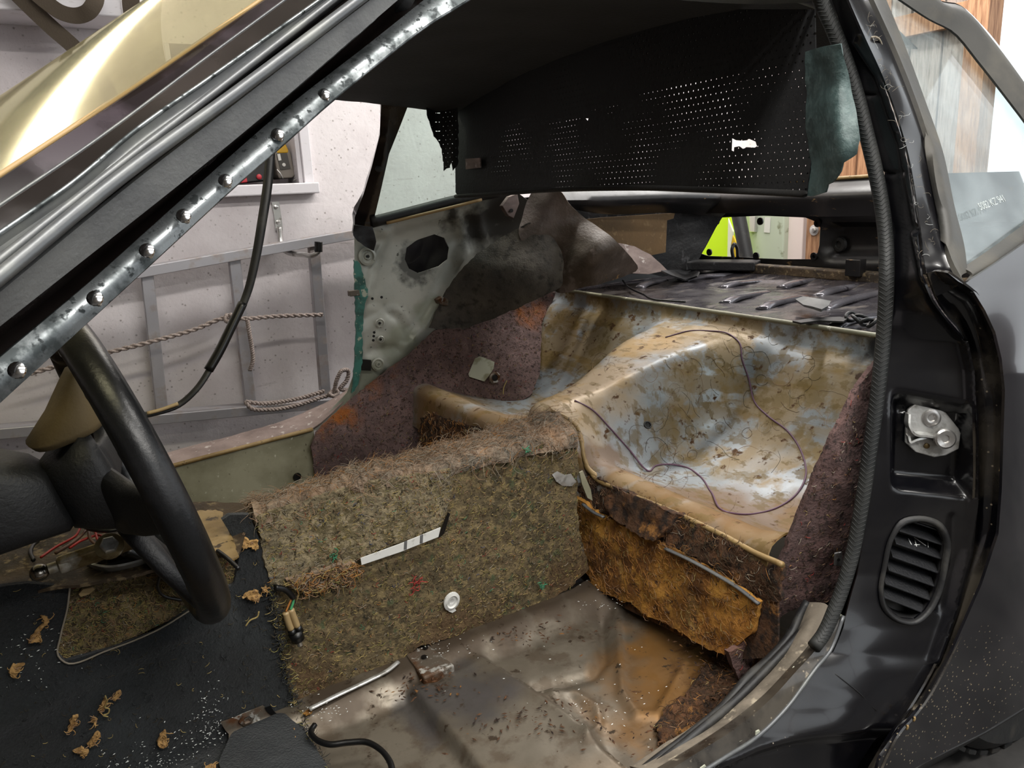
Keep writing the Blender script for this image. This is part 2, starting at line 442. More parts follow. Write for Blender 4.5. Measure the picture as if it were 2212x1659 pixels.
M['primer'] = mat('grey_green_primer', 'c4c3b8', .38, .15, [dict(s=5, lo=.45, hi=.65, c='9fa297', f=.7), dict(k='b', at=[(.93, 2.15, .80, .075)], amp=.03, bs=40, c='2a2a28', r=.6, f=.8), dict(k='b', at=[(1.24, 2.13, .95, .14), (1.14, 2.14, .9, .085), (1.05, 2.15, .95, .06), (1.33, 2.1, .86, .12)], amp=.05, bs=14, c='231f1b', r=.5, f=.93), dict(s=60, lo=.66, hi=.7, c='5c5c54', r=.7), dict(k='b', at=[(.72, 2.12, .44, .14), (.85, 2.12, .56, .08), (.95, 2.12, .66, .05)], c='83876d', f=.6, amp=.03)], bump=(40, .05))
M['teal'] = mat('teal_old_paint', '3f7a6e', .45, 0, [dict(s=24, lo=.45, hi=.6, c='2a5248'), dict(s=50, lo=.58, hi=.64, c='b6b9a4')])
M['sillpaint'] = mat('olive_grey_sill_paint', '9b9882', .5, 0, [dict(s=7, lo=.4, hi=.65, c='7d7a64'), dict(s=40, lo=.63, hi=.68, c='c6c3b2'), dict(s=60, st=(2, 1, 1), lo=.64, hi=.7, c='57503f')], bump=(30, .08))
M['silltop'] = mat('dusty_rose_sill', '93827c', .75, 0, [dict(s=9, st=(1, 1, 3), lo=.4, hi=.65, c='6f5f5a'), dict(s=40, lo=.6, hi=.66, c='b6aca6')], bump=(60, .2))
M['archfelt'] = mat('sooty_arch_felt', '504c47', .95, 0, [dict(s=11, lo=.42, hi=.65, c='686259'), dict(s=38, lo=.52, hi=.66, c='322e2b', f=.8), dict(k='b', at=[(1.3, 2.02, .72, .1)], c='191716', amp=.05, f=.8)], bump=[(60, .6), (200, .5)])
M['vinyl'] = mat('dusty_brown_leatherette', '5e5147', .5, 0, [dict(s=7, lo=.4, hi=.6, c='463a2f'), dict(s=22, lo=.56, hi=.66, c='776a62', r=.8, f=.7), dict(k='b', at=[(1.3, 2.05, .97, .14), (1.33, 2.03, .9, .08)], c='80726e', f=.75, amp=.05), dict(s=30, lo=.62, hi=.66, c='a9875b', r=.8, at=[(1.5, 1.93, .75, .12)])], bump=[(10, .5), (120, .4)])
M['felt_purple'] = mat('purple_brown_felt', '66524f', .95, 0, [dict(s=30, lo=.42, hi=.62, c='7b6460'), dict(s=120, lo=.54, hi=.64, c='3d302e'), dict(k='v', s=60, lo=.05, hi=.14, c='8a3136', **{'and': (11, .56, .62)}), dict(s=10, lo=.46, hi=.6, c='9b5b28', at=[(.62, 2.1, .40, .09), (.71, 2.11, .46, .07), (.79, 2.12, .53, .06), (1.28, 2.05, .66, .09), (.9, .68, .33, .09)], amp=.02, bs=20), dict(k='b', at=[(.62, 2.1, .18, .2)], c='35282a', f=.5)], bump=[(80, .6), (240, .8)])
M['felt_near'] = mat('rust_brown_felt', '5f4b48', .95, 0, [dict(s=30, lo=.42, hi=.62, c='735854'), dict(s=120, lo=.52, hi=.62, c='3d302e'), dict(s=12, lo=.45, hi=.6, c='8b5a39', at=[(.8, .66, .3, .12), (.82, .68, .36, .08)], amp=.02, bs=20)], bump=[(80, .6), (240, .8)])
M['felt_green'] = mat('olive_recycled_felt', '675940', .95, 0, [dict(s=11, lo=.42, hi=.62, c='4f4530'), dict(s=70, lo=.48, hi=.6, c='7d6d4c'), dict(s=45, lo=.58, hi=.66, c='4f5539'), dict(s=150, lo=.58, hi=.64, c='2f2a1b'), dict(k='v', s=34, lo=.04, hi=.12, c='7c2b25', **{'and': (7, .58, .63)}), dict(k='v', s=31, lo=.04, hi=.12, c='2c8062', **{'and': (9, .58, .63)}), dict(k='b', at=[(.78, 1.15, .24, .1), (.2, 1.14, .22, .1), (.5, 1.14, .2, .12)], c='5b4128', f=.6, amp=.05)], bump=[(60, .8), (190, .9)])
M['felt_grey'] = mat('grey_olive_felt', '786d56', .95, 0, [dict(s=11, lo=.42, hi=.62, c='655a3c'), dict(s=70, lo=.46, hi=.58, c='95876a'), dict(s=150, lo=.58, hi=.64, c='3c3526'), dict(k='v', s=34, lo=.04, hi=.12, c='1f3a70', **{'and': (7, .58, .63)}), dict(k='v', s=31, lo=.04, hi=.12, c='8c2b25', **{'and': (9, .6, .64)})], bump=[(60, .8), (190, .9)])
M['fluff'] = mat('matted_tan_fluff', '8a7663', 1, 0, [dict(s=25, lo=.42, hi=.6, c='9c8772'), dict(s=60, lo=.52, hi=.66, c='5c4d3d'), dict(s=13, lo=.52, hi=.64, c='5f5a50', f=.8), dict(s=8, lo=.55, hi=.63, c='9c6a37', f=.3)], bump=[(50, 1), (160, 1.0)])
FIB = [mat('fibre_'+n, c, .9) for n, c in (('straw', '9d8a56'), ('tan', '94765a'), ('dark', '3a3222'), ('green', '3c7d5c'), ('red', '8e2f2a'), ('grey', '8d8475'), ('olive', '7b7440'), ('blue', '2c3c64'), ('orange', 'a06e38'), ('brown', '4c3522'))]
M['amber'] = mat('amber_soaked_felt', 'b58038', .8, 0, [dict(s=9, lo=.42, hi=.6, c='6d4519'), dict(s=26, lo=.46, hi=.62, c='bd8a3a'), dict(s=14, lo=.58, hi=.66, c='bf9a58', f=.8), dict(s=60, lo=.6, hi=.66, c='4d2f10'), dict(k='b', at=[(.84, .75, .2, .14)], c='8a4d12', f=.6), dict(s=6, lo=.52, hi=.62, c='4a2c10', f=.7)], bump=[(40, .8), (150, .7)])
M['rotfoam'] = mat('rotten_brown_foam', '46301f', .95, 0, [dict(s=20, lo=.42, hi=.6, c='5f3f26'), dict(s=50, lo=.48, hi=.6, c='241810'), dict(s=28, lo=.58, hi=.66, c='8f6331')], bump=[(50, 1), (170, 1)])
M['seatpan'] = mat('stained_grey_metal', 'a3a8ac', .38, .2, [
    dict(s=6, lo=.42, hi=.6, c='8a9094'),
    dict(s=7, d=9, lo=.46, hi=.53, c='96783a', r=.6, f=.7, at=[(1.36, 1.9, .6, .3), (1.3, 1.5, .6, .28), (1.36, 1.2, .6, .3), (1.1, .85, .42, .26), (1.3, .9, .55, .2), (1.2, 1.15, .5, .18)], amp=.06),
    dict(s=9, d=9, st=(1, .3, 2.4), lo=.5, hi=.56, c='84692f', r=.6, f=.7, at=[(1.3, 1.85, .5, .32), (1.35, 1.3, .6, .3), (1.38, .95, .6, .22)]), dict(s=12, d=10, lo=.53, hi=.58, c='75602f', r=.6, f=.6),
    dict(k='b', at=[(.885, 1.12, .45, .075), (.885, 1.02, .45, .075), (.885, .92, .45, .075), (.885, .82, .45, .075), (.885, .74, .46, .08)], amp=.03, c='8c6d3a', r=.6, f=.85),
    dict(k='b', at=[(.99, 1.0, .41, .13), (.98, .86, .41, .17), (1.04, .76, .41, .17), (.92, 1.2, .46, .09), (.93, .9, .44, .1), (1.1, .84, .41, .13), (1.0, .72, .41, .14)], amp=.06, c='74501f', r=.65, f=.75),
    dict(k='b', at=[(.87, 1.95, .43, .2), (.87, 1.65, .42, .16), (1.0, 1.7, .41, .12)], amp=.05, c='87652f', r=.6, f=.8),
    dict(k='b', at=[(.88, 1.33, .56, .14), (1.0, 1.39, .57, .15), (1.2, 1.42, .62, .1)], amp=.05, c='b08c4e', f=.65),
    dict(s=34, d=8, lo=.6, hi=.66, c='533617', r=.8), dict(s=48, d=10, st=(1, .5, .5), lo=.55, hi=.6, c='6f5a2c', r=.7, f=.6),
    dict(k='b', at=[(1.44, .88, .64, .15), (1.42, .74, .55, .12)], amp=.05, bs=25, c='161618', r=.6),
    dict(k='b', at=[(1.43, 2.16, .64, .09)], amp=.04, c='6b4a26')], bump=[(18, .08), (90, .06)])
M['floorpan'] = mat('grimy_bare_metal', '7f776a', .4, .5, [dict(s=5, lo=.4, hi=.62, c='61584b', r=.44), dict(k='b', at=[(.28, 1.1, .22, .07), (.4, 1.11, .22, .07), (.5, 1.11, .22, .07), (.6, 1.12, .22, .07), (.7, 1.13, .22, .07), (.8, 1.12, .22, .09), (.86, 1.05, .21, .07)], amp=.03, bs=20, c='403226', r=.6, f=.75), dict(s=22, d=8, lo=.5, hi=.62, c='574b3d', r=.6, f=.8), dict(k='b', at=[(.8, .8, .2, .2), (.72, .68, .2, .14), (.86, .95, .2, .12), (.62, .66, .2, .1)], amp=.08, c='8f642c', r=.55, f=.75), dict(s=26, d=9, lo=.5, hi=.58, c='4a2c10', r=.9, at=[(.82, .76, .2, .12), (.75, .68, .2, .11), (.9, .85, .2, .1)], amp=.05), dict(k='b', at=[(.48, .98, .2, .09), (.4, 1.0, .2, .07)], amp=.05, c='4b4b50', f=.6), dict(s=40, d=6, lo=.62, hi=.67, c='3b2f22', r=.8), dict(k='b', at=[(.34, .72, .2, .16), (.5, .66, .2, .12)], c='a08e78', f=.45)], bump=[(30, .06), (140, .05)])
M['rust'] = mat('rusty_plate', '6b6257', .45, .5, [dict(s=20, lo=.46, hi=.6, c='5b3a20', r=.8), dict(s=50, lo=.55, hi=.62, c='b5b3ac')], bump=(60, .2))
M['silver'] = mat('bare_bright_metal', 'cfcfcc', .35, .6, [dict(s=40, lo=.5, hi=.62, c='9c9a94')], bump=(60, .2))
M['cargo'] = mat('black_sound_deadened_floor', '3a373c', .18, .35, [dict(s=8, lo=.42, hi=.65, c='3a373a', r=.4), dict(s=30, st=(.4, 1, 1), lo=.56, hi=.66, c='5d5348', r=.6, f=.6), dict(k='b', at=[(1.55, 1.95, .68, .2)], c='2b2118', f=.6, amp=.08)], bump=[(28, .12), (9, .12)])
M['rib'] = mat('rib_painted_sheen', '6a686e', .16, .5, [dict(s=30, lo=.55, hi=.68, c='302d33', r=.4)], bump=[(40, .12)])  # lighter than the floor: daylight glints on the ribs put into the colour
M['tail'] = mat('dull_black_tail', '121112', .35, 0, [dict(s=8, lo=.5, hi=.7, c='2b2624', r=.5), dict(s=60, st=(.5, .3, 1), lo=.66, hi=.7, c='8b6f4c', f=.6)], bump=(40, .1))
M['tar'] = mat('tar_black_panel', '1c1c1e', .5, 0, [dict(s=30, st=(1, 1, .4), lo=.6, hi=.66, c='4a4a4c')], bump=[(25, .6), (80, .4)])
M['board'] = mat('tan_hardboard', '6e5535', .75, 0, [dict(s=5, lo=.4, hi=.65, c='57442b'), dict(s=40, lo=.58, hi=.66, c='8b7250', f=.5)], bump=(80, .2))
M['carpet'] = mat('black_pile_carpet', '15181a', 1, 0, [dict(s=7, lo=.45, hi=.7, c='23282a'), dict(s=300, lo=.5, hi=.7, c='2c3032', f=.6), dict(s=160, lo=.68, hi=.72, c='7a7566', **{'and': (6, .5, .6)})], bump=[(280, .8)], sheen=.15)
M['plastic'] = mat('black_grained_plastic', '17181b', .5, 0, [dict(s=4, lo=.5, hi=.75, c='2a2a2c')], bump=(230, .3))
M['leather'] = mat('black_leather_rim', '101113', .33, 0, [dict(s=10, lo=.5, hi=.7, c='1e1e20', r=.45)], bump=(160, .12))
M['padtan'] = mat('dust_tanned_pad', '6a5a3c', .7, 0, [dict(s=8, lo=.4, hi=.65, c='4f442f')], bump=(180, .2))
M['brass'] = mat('greasy_yellow_steel', '9a8a66', .4, .5, [dict(s=22, lo=.45, hi=.6, c='6b5836', r=.6), dict(s=14, lo=.55, hi=.66, c='c6c3ba')])
M['balls'] = mat('polished_ball', '8d8880', .2, 1)
M['dirtmetal'] = mat('oily_dirty_metal', '4b3c2a', .7, .1, [dict(s=12, lo=.42, hi=.6, c='2d241a'), dict(s=60, lo=.55, hi=.64, c='8f7d5e', f=.7)], bump=[(60, .6), (200, .5)])
M['tanmetal'] = mat('tan_stained_metal', '9c8358', .5, .1, [dict(s=12, lo=.42, hi=.6, c='7a6238'), dict(s=50, lo=.6, hi=.66, c='3b2c18')], bump=(60, .2))
M['wire_black'] = mat('black_wire', '0f0f10', .35); M['wire_red'] = mat('red_wire', 'a3241c', .45); M['wire_brown'] = mat('brown_wire', '5a3c2c', .5)
M['wire_purple'] = mat('faded_purple_wire', '6d4f63', .5); M['wire_green'] = mat('green_wire', '4fa873', .4); M['wire_copper'] = mat('copper_wire', 'b4773f', .4)
M['sleeve'] = mat('yellowed_sleeve', 'a68e66', .4)
M['pile_tan'] = mat('tan_fluff_scrap', 'b8925c', .95, 0, [dict(s=60, lo=.45, hi=.6, c='9a7444')], bump=(150, .8))
M['white'] = mat('white_paint', 'dcdcd8', .5, 0, [dict(s=40, lo=.58, hi=.66, c='a9a79f')])
M['label'] = mat('aged_paper_label', 'b7b9a6', .7, 0, [dict(s=18, lo=.5, hi=.62, c='8e8c72')])
M['etch'] = mat('etched_glass_mark', 'aab2b2', .6)
M['channel'] = mat('dusty_sill_channel', '857b6d', .8, 0, [dict(s=14, lo=.45, hi=.62, c='5f574c'), dict(s=40, lo=.58, hi=.66, c='b0a48f')], bump=(50, .3))
M['flake'] = mat('pale_flake', 'd9dcd9', .5)
M['tyre'] = mat('tyre_rubber', '1b1b1b', .75, 0, [dict(s=30, lo=.5, hi=.7, c='33302c')], bump=(80, .3))
M['neon'] = mat('neon_yellow_fabric', 'c8f000', .6); M['neon_w'] = mat('reflective_pale_band', 'e8ecd0', .4); M['orange'] = mat('amber_yellow_fabric', 'd8b400', .6)
M['palegreen'] = mat('pale_green_painted_metal', 'b9c2ae', .5, 0, [dict(s=14, lo=.58, hi=.66, c='84886e')]); M['pinkpost'] = mat('pale_pink_post', 'e2d3cd', .6)
M['green_glass'] = glass('tinted_quarter_glass', (.76, .83, .80), .0, .03, dirt=((.75, .8, .78), 9, .35, .75, .01, .04))
M['near_glass'] = glass('dusty_quarter_glass', (.84, .90, .91), .0, .03, dirt=((.62, .68, .70), 9, .40, .78, .05, .26))
M['screen'] = glass('bronze_reflecting_windscreen', (.60, .57, .38), .10, .07, (1, .93, .68), dirt=((.55, .5, .3), 5, .35, .7, .10, .22))
def perf():
    t = NT('perforated_black_vinyl'); b = t.n('ShaderNodeBsdfPrincipled'); b.inputs['Roughness'].default_value = .7
    c = t.mix(t.rng(t.noise(8), .4, .7), hx('0c0c0e'), hx('141517')); t.l(c, b.inputs['Base Color'])
    bp = t.n('ShaderNodeBump'); bp.inputs['Strength'].default_value = .3; bp.inputs['Distance'].default_value = .003; t.l(t.noise(120), bp.inputs['Height']); t.l(bp.outputs[0], b.inputs['Normal'])
    s = t.n('ShaderNodeSeparateXYZ'); t.l(t.tc.outputs['Object'], s.inputs[0])
    v = t.math('DIVIDE', s.outputs[2], .0115); u = t.math('DIVIDE', s.outputs[1], .0125)
    rw = t.math('FLOOR', v); u = t.math('ADD', u, t.math('MULTIPLY', t.math('MODULO', rw, 2), .5))
    fu = t.math('SUBTRACT', t.math('FRACT', u), .5); fv = t.math('SUBTRACT', t.math('FRACT', v), .5)
    d = t.math('SQRT', t.math('ADD', t.math('MULTIPLY', fu, fu), t.math('MULTIPLY', fv, fv)))
    hole = t.math('LESS_THAN', d, t.rng(t.noise(6),   .35, .62, .07, .16))
    tr = t.n('ShaderNodeBsdfTransparent'); m = t.n('ShaderNodeMixShader'); t.l(hole, m.inputs[0]); t.l(b.outputs[0], m.inputs[1]); t.l(tr.outputs[0], m.inputs[2]); t.l(m.outputs[0], t.out.inputs[0])
    return t.m
M['perf'] = perf()
M['vinylgreen'] = mat('lit_vinyl_back', '4a5e5d', .5, 0, [dict(s=8, lo=.4, hi=.65, c='394948'), dict(s=90, lo=.5, hi=.62, c='5d6f6d', f=.5)], bump=[(90, .5), (14, .3)])  # back of the vinyl, colour lightened so the turned end looks lit

# ---------------------------------------------------------------- the garage
def struct(o): o['kind'] = 'structure'; return o
struct(box('floor', (1, .2, -.05), (9, 7.6, .1), M['concrete'], bev=0))
NEARW = mat('dull_boarded_wall', '6b665f', .8, 0, [dict(s=3, st=(6, 1, .5), lo=.4, hi=.6, c='524d47')])
struct(box('wall_front', (-3.45, .2, 1.25), (.1, 5.2, 2.5), M['wall'], bev=0))
struct(box('ceiling', (0, .9, 2.55), (7, 6.9, .1), M['ceiling'], bev=0))
WY = 2.75
wx0, wx1, wz0, wz1 = .40, at(655, 384, y=WY).x, 1.065, 1.5
v, f = [], []
def addbox(a, b):
    k = len(v)
    for x in (a[0], b[0]):
        for y in (a[1], b[1]):
            for z in (a[2], b[2]): v.append(Vector((x, y, z)))
    f.extend([tuple(k+i for i in q) for q in ((0, 1, 3, 2), (4, 6, 7, 5), (0, 4, 5, 1), (2, 3, 7, 6), (0, 2, 6, 4), (1, 5, 7, 3))])
addbox((-3.5, WY, 0), (wx0, WY+.3, 2.5)); addbox((wx1, WY, 0), (3.5, WY+.3, 2.5)); addbox((wx0, WY, 0), (wx1, WY+.3, wz0)); addbox((wx0, WY, wz1), (wx1, WY+.3, 2.5))
struct(mesh('wall_back', v, f, M['wall'], smooth=False))
v, f = [], []
for a_, b_ in (((-3.5, -2.5, 0), (.1, -2.4, 2.5)), ((3.2, -2.5, 0), (5.5, -2.4, 2.5)), ((.1, -2.5, 0), (3.2, -2.4, .75)), ((.1, -2.5, 2.3), (3.2, -2.4, 2.5))): addbox(a_, b_)
struct(mesh('wall_near', v, f, NEARW, smooth=False))
dr = struct(bpy.data.objects.new('added_opening', None)); dr.location = (1.65, -2.45, .75); COL.objects.link(dr); WORLD[dr.name] = Matrix.Translation(dr.location)  # unseen framed opening, added to bring side daylight into the cabin
for x in (.13, 1.65, 3.17): box('window_frame', (x, -2.45, 1.525), (.06, .12, 1.55), M['white_wood'], dr)
for z in (.78, 2.27): box('window_frame', (1.65, -2.45, z), (3.1, .12, .06), M['white_wood'], dr)
win = struct(bpy.data.objects.new('window_1', None)); win.location = ((wx0+wx1)/2, WY, wz0); COL.objects.link(win); WORLD[win.name] = Matrix.Translation(win.location)
a = at(675, 384, y=WY).x
box('window_frame', ((wx1+a)/2, WY-.004, (wz0+wz1)/2), (a-wx1, .02, wz1-wz0), M['white_wood'], win)
box('window_frame', (wx1-.008, WY+.13, (wz0+wz1)/2), (.016, .26, wz1-wz0), M['white_wood'], win)
box('window_frame', (wx0+.008, WY+.13, (wz0+wz1)/2), (.016, .26, wz1-wz0), M['white_wood'], win)
s0, s1 = at(470, 418, y=WY-.05), at(688, 397, y=WY-.05)
box('window_sill', ((wx0+s1.x)/2-.06, WY+.08, wz0-.018), (s1.x-wx0+.12, .28, .036), M['white_wood'], win, bev=.004)
box('window_pane', ((wx0+wx1)/2, WY+.27, (wz0+wz1)/2), (wx1-wx0, .006, wz1-wz0), M['wall'], win)
# ledge high on the wall with a dark case and lashing straps
z0 = at(100, 58, y=WY).z; xr = at(270, 40, y=2.56).x
led = thing('wall_shelf', 'white painted board shelf high on the wall, above the bright windscreen', 'shelf', (-.3, WY, z0))
box('board', ((xr-1)/2, 2.655, z0+.05), (xr+1, .19, .1), M['white_wood'], led, bev=.004)
box('bracket', (-.35, 2.70, z0-.05), (.04, .1, .1), M['white_wood'], led)
cs = thing('long_case', 'dark blue-grey long case lying on the white wall shelf', 'case', (-.3, 2.62, z0+.1))
box('body', ((xr-.9)/2+.02, 2.62, z0+.16), (xr+.95, .17, .12), M['toolblue'], cs, bev=.01)
box('lid_rim', ((xr-.9)/2+.02, 2.62, z0+.18), (xr+.97, .19, .012), M['toolblue'], cs)
def ribbon(name, pts, w, m, parent=None, wd=(0, 0, 1), n=30, th=.002):
    Q = cr([V3(p) for p in pts], n); vv, ff = [], []; wd = Vector(wd)
    for i, q in enumerate(Q):
        t = (Q[min(i+1, n-1)]-Q[max(i-1, 0)]).normalized(); s = wd-t*wd.dot(t)
        if s.length < .05: s = Vector((1, 0, 0))-t*t.x
        s.normalize(); vv += [q+s*w/2, q-s*w/2]
    for i in range(n-1): ff.append((2*i, 2*i+1, 2*i+3, 2*i+2))
    return mesh(name, vv, ff, m, parent, True, th, 0)
tag(ribbon('lashing_strap', [(10, -40, 2.5), (60, 10, 2.52), (110, 58, 2.53), (160, 102, 2.54), (215, 165, 2.55), (260, 260, 2.56)], .042, M['strap'], wd=(1, 0, .6)), 'dark webbing strap hanging diagonally down from the shelf past the wall', 'strap')
tag(ribbon('lashing_strap', [(60, -30, 2.5), (100, 5, 2.5), (135, 28, 2.5), (168, 34, 2.5), (190, 26, 2.49), (205, 5, 2.49), (212, -25, 2.5)], .04, M['strap'], wd=(-.3, 0, 1)), 'dark webbing strap hanging in a loop in front of the white shelf', 'strap')
tag(ribbon('lashing_strap', [(282, -10, 2.545), (283, 10, 2.545), (287, 40, 2.548), (292, 70, 2.55)], .045, M['strap'], wd=(1, 0, 0)), 'short dark strap end at the right end of the white shelf', 'strap')
# things in the window niche
bt = thing('tool_battery', 'grey and yellow power tool battery standing on the window sill', 'battery', at(612, 388, y=WY+.05))
q = [at(x, y, y=WY+.05) for x, y in ((592, 330), (594, 322), (622, 318), (628, 330), (638, 378), (632, 384), (604, 386), (600, 378))]
prism('body', q, (0, .09, 0), M['battery'], bt, bev=.004)
q = [at(x, y, y=WY+.045) for x, y in ((598, 332), (620, 330), (628, 364), (606, 367))]; prism('label_plate', q, (0, .006, 0), M['batdark'], bt)
q = [at(x, y, y=WY+.043) for x, y in ((599, 333), (605, 332), (608, 346), (602, 347))]; prism('barcode', q, (0, .004, 0), M['paper'], bt)
q = [at(x, y, y=WY+.048) for x, y in ((600, 318), (610, 308), (618, 312), (624, 326), (622, 331), (598, 331))]; prism('cap', q, (0, .08, 0), M['yellow'], bt, bev=.004)
lathe('screw', [(.006, 0), (.006, .003), (.003, .004)], at(613, 356, y=WY+.044), (0, -1, 0), M['paper'], bt, 12)
tube('clip_wire', [(598, 366, WY+.04), (605, 374, WY+.035), (611, 386, WY+.04)], .0025, M['steel'], bt)
tube('clip_wire', [(640, 378, WY+.04), (640, 386, WY+.035), (634, 390, WY+.04)], .0025, M['steel'], bt)
tc = thing('tool_case', 'dark tool case with red details on the window sill beside the battery', 'case', at(560, 392, y=WY+.06))
q = [at(x, y, y=WY+.06) for x, y in ((470, 330), (584, 319), (588, 389), (500, 398), (470, 400))]; prism('body', q, (0, .12, 0), M['darkcase'], tc, bev=.004)
q = [at(x, y, y=WY+.05) for x, y in ((500, 398), (502, 385), (533, 382), (535, 394))]; prism('foot', q, (0, .03, 0), M['red'], tc, bev=.003)
lathe('button', [(.009, 0), (.009, .006), (.005, .009)], at(559, 382, y=WY+.06), (0, -1, 0), M['red'], tc, 14)
# ladder hung flat on the wall
ld = thing('ladder', 'dusty aluminium ladder hung sideways on the white wall', 'ladder', (0.3, 2.66, .3))
def rail(p0, p1, h, dpt):
    d = (p1-p0); L = d.length; x = d.normalized(); y = Vector((0, 1, 0)); R = Matrix((x, y, x.cross(y))).transposed()
    box('rail', (p0+p1)/2+Vector((0, dpt/2, 0)), (L, dpt, h), M['alu'], ld, R)
def onrail(a, b, X):
    t = (X-a.x)/(b.x-a.x); return a.lerp(b, t)
LY = 2.63
ta, tb = at(300, 590, y=LY), at(760, 508, y=LY); la, lb = at(0, 938, y=LY), at(720, 872, y=LY)
ta2, tb2 = onrail(ta, tb, -.6), onrail(ta, tb, 1.9); la2, lb2 = onrail(la, lb, -.6), onrail(la, lb, 1.9)
rail(ta2, tb2, .032, .07); rail(la2, lb2, .032, .07)
for pt, pb in (((150, 620), (170, 920)), ((318, 588), (352, 900)), ((506, 548), (543, 880)), ((679, 520), (706, 865))):
    Xt, Xb = at(*pt, y=LY+.02).x, at(*pb, y=LY+.02).x
    a = onrail(ta, tb, Xt)+Vector((0, .025, 0)); b = onrail(la, lb, Xb)+Vector((0, .025, 0))
    d = a-b; z = d.normalized(); y = Vector((0, 1, 0)); x = y.cross(z).normalized()
    box('rung', (a+b)/2+Vector((0, .01, 0)), (.036, .03, d.length), M['alu'], ld, Matrix((x, y, z)).transposed())
for X in (1.25, 1.55):
    a = onrail(ta, tb, X)+Vector((0, .025, 0)); b = onrail(la, lb, X+.02)+Vector((0, .025, 0)); d = a-b; z = d.normalized(); y = Vector((0, 1, 0)); x = y.cross(z).normalized()
    box('rung', (a+b)/2+Vector((0, .01, 0)), (.036, .03, d.length), M['alu'], ld, Matrix((x, y, z)).transposed())
hk = thing('ladder_hook', 'bright steel wall hook with a black tip holding up the ladder', 'hook', at(605, 500, y=2.74))
ribbon('plate', [(594, 436, 2.742), (600, 470, 2.742), (603, 498, 2.74)], .024, M['steel'], hk, wd=(1, 0, 0), th=.006)
tube('arm', [(603, 490, 2.735), (606, 520, 2.73), (609, 535, 2.72), (622, 545, 2.68), (655, 550, 2.60), (678, 551, 2.56), (687, 545, 2.555), (688, 527, 2.555)], .009, M['steel'], hk, seg=10)
tube('tip', [(688, 544, 2.555), (688, 534, 2.555), (688, 522, 2.555)], .0135, M['capblack'], hk, seg=12)
lathe('screw', [(.008, 0), (.008, .004), (.004, .006)], at(596, 447, y=2.739), (0, -1, 0), M['steel'], hk, 12)
lathe('screw', [(.008, 0), (.008, .004), (.004, .006)], at(601, 480, y=2.739), (0, -1, 0), M['steel'], hk, 12)
def rope(name, pts, r, label, parent=None, n=None):
    P = [V3(p) for p in pts]; n = n or 14*len(P); Q = cr(P, n); o = None
    N = None; A, B = [], []
    for i in range(n):
        t = (Q[min(i+1, n-1)]-Q[max(i-1, 0)]).normalized(); N = t.cross(Vector((.3, .2, 1))).normalized(); b = t.cross(N); a = i*1.1
        d = (N*math.cos(a)+b*math.sin(a))*r*.5; A.append(Q[i]+d); B.append(Q[i]-d)
    root = thing(name, label, 'rope', P[0]) if parent is None else parent
    tube('strand', A, r*.62, M['rope'], root, seg=6, n=n); tube('strand', B, r*.62, M['rope'], root, seg=6, n=n)
    return root
rp = rope('rope', [(60, 808, 2.6), (200, 770, 2.6), (335, 736, 2.59), (420, 712, 2.6), (495, 686, 2.6), (520, 688, 2.59), (600, 683, 2.6), (697, 680, 2.6)], .0075, 'grey rope strung along the middle of the ladder rungs')
rope('rope', [(490, 680, 2.59), (488, 692, 2.575), (498, 696, 2.57), (506, 686, 2.58), (497, 680, 2.57)], .0075, None, rp)
rope('rope', [(534, 690, 2.585), (538, 715, 2.58), (543, 745, 2.58), (546, 780, 2.58), (540, 800, 2.585)], .007, None, rp)
rp2 = rope('rope', [(700, 845, 2.585), (640, 862, 2.585), (560, 872, 2.58), (532, 870, 2.575), (540, 880, 2.57), (580, 885, 2.57), (640, 876, 2.57), (690, 860, 2.57), (715, 850, 2.575), (722, 842, 2.57)], .0075, 'grey rope knotted and looped around the lower ladder rail')
rope('rope', [(718, 845, 2.57), (712, 852, 2.56), (722, 856, 2.555), (730, 848, 2.56), (722, 838, 2.565)], .0075, None, rp2)
rope('rope', [(722, 848, 2.565), (728, 820, 2.56), (740, 800, 2.56), (752, 800, 2.565), (750, 820, 2.565), (735, 840, 2.565), (755, 842, 2.57), (775, 838, 2.58)], .0075, None, rp2)
# rear wall: upright planks beside the open garage door
RX = 3.4
wr = struct(bpy.data.objects.new('wall_rear', None)); wr.location = (RX, 2.3, 0); COL.objects.link(wr); WORLD[wr.name] = Matrix.Translation(wr.location)
rng = random.Random(5); y = 1.95; k = 0
while y < WY-.02:
    w = min(rng.uniform(.1, .15), WY-y); box('plank', (RX+rng.uniform(0, .012), y+w/2, 1.25), (.03, w-.008, 2.5), M['plank'] if rng.random() < .65 else M['plank_b'], wr, bev=.003); y += w; k += 1
for z in (.93, 1.62): box('rail', (RX-.035, 2.35, z), (.04, .8, .09), M['plank'], wr)
box('door_post', (RX-.03, 1.9, 1.25), (.1, .09, 2.5), M['plank'], wr)
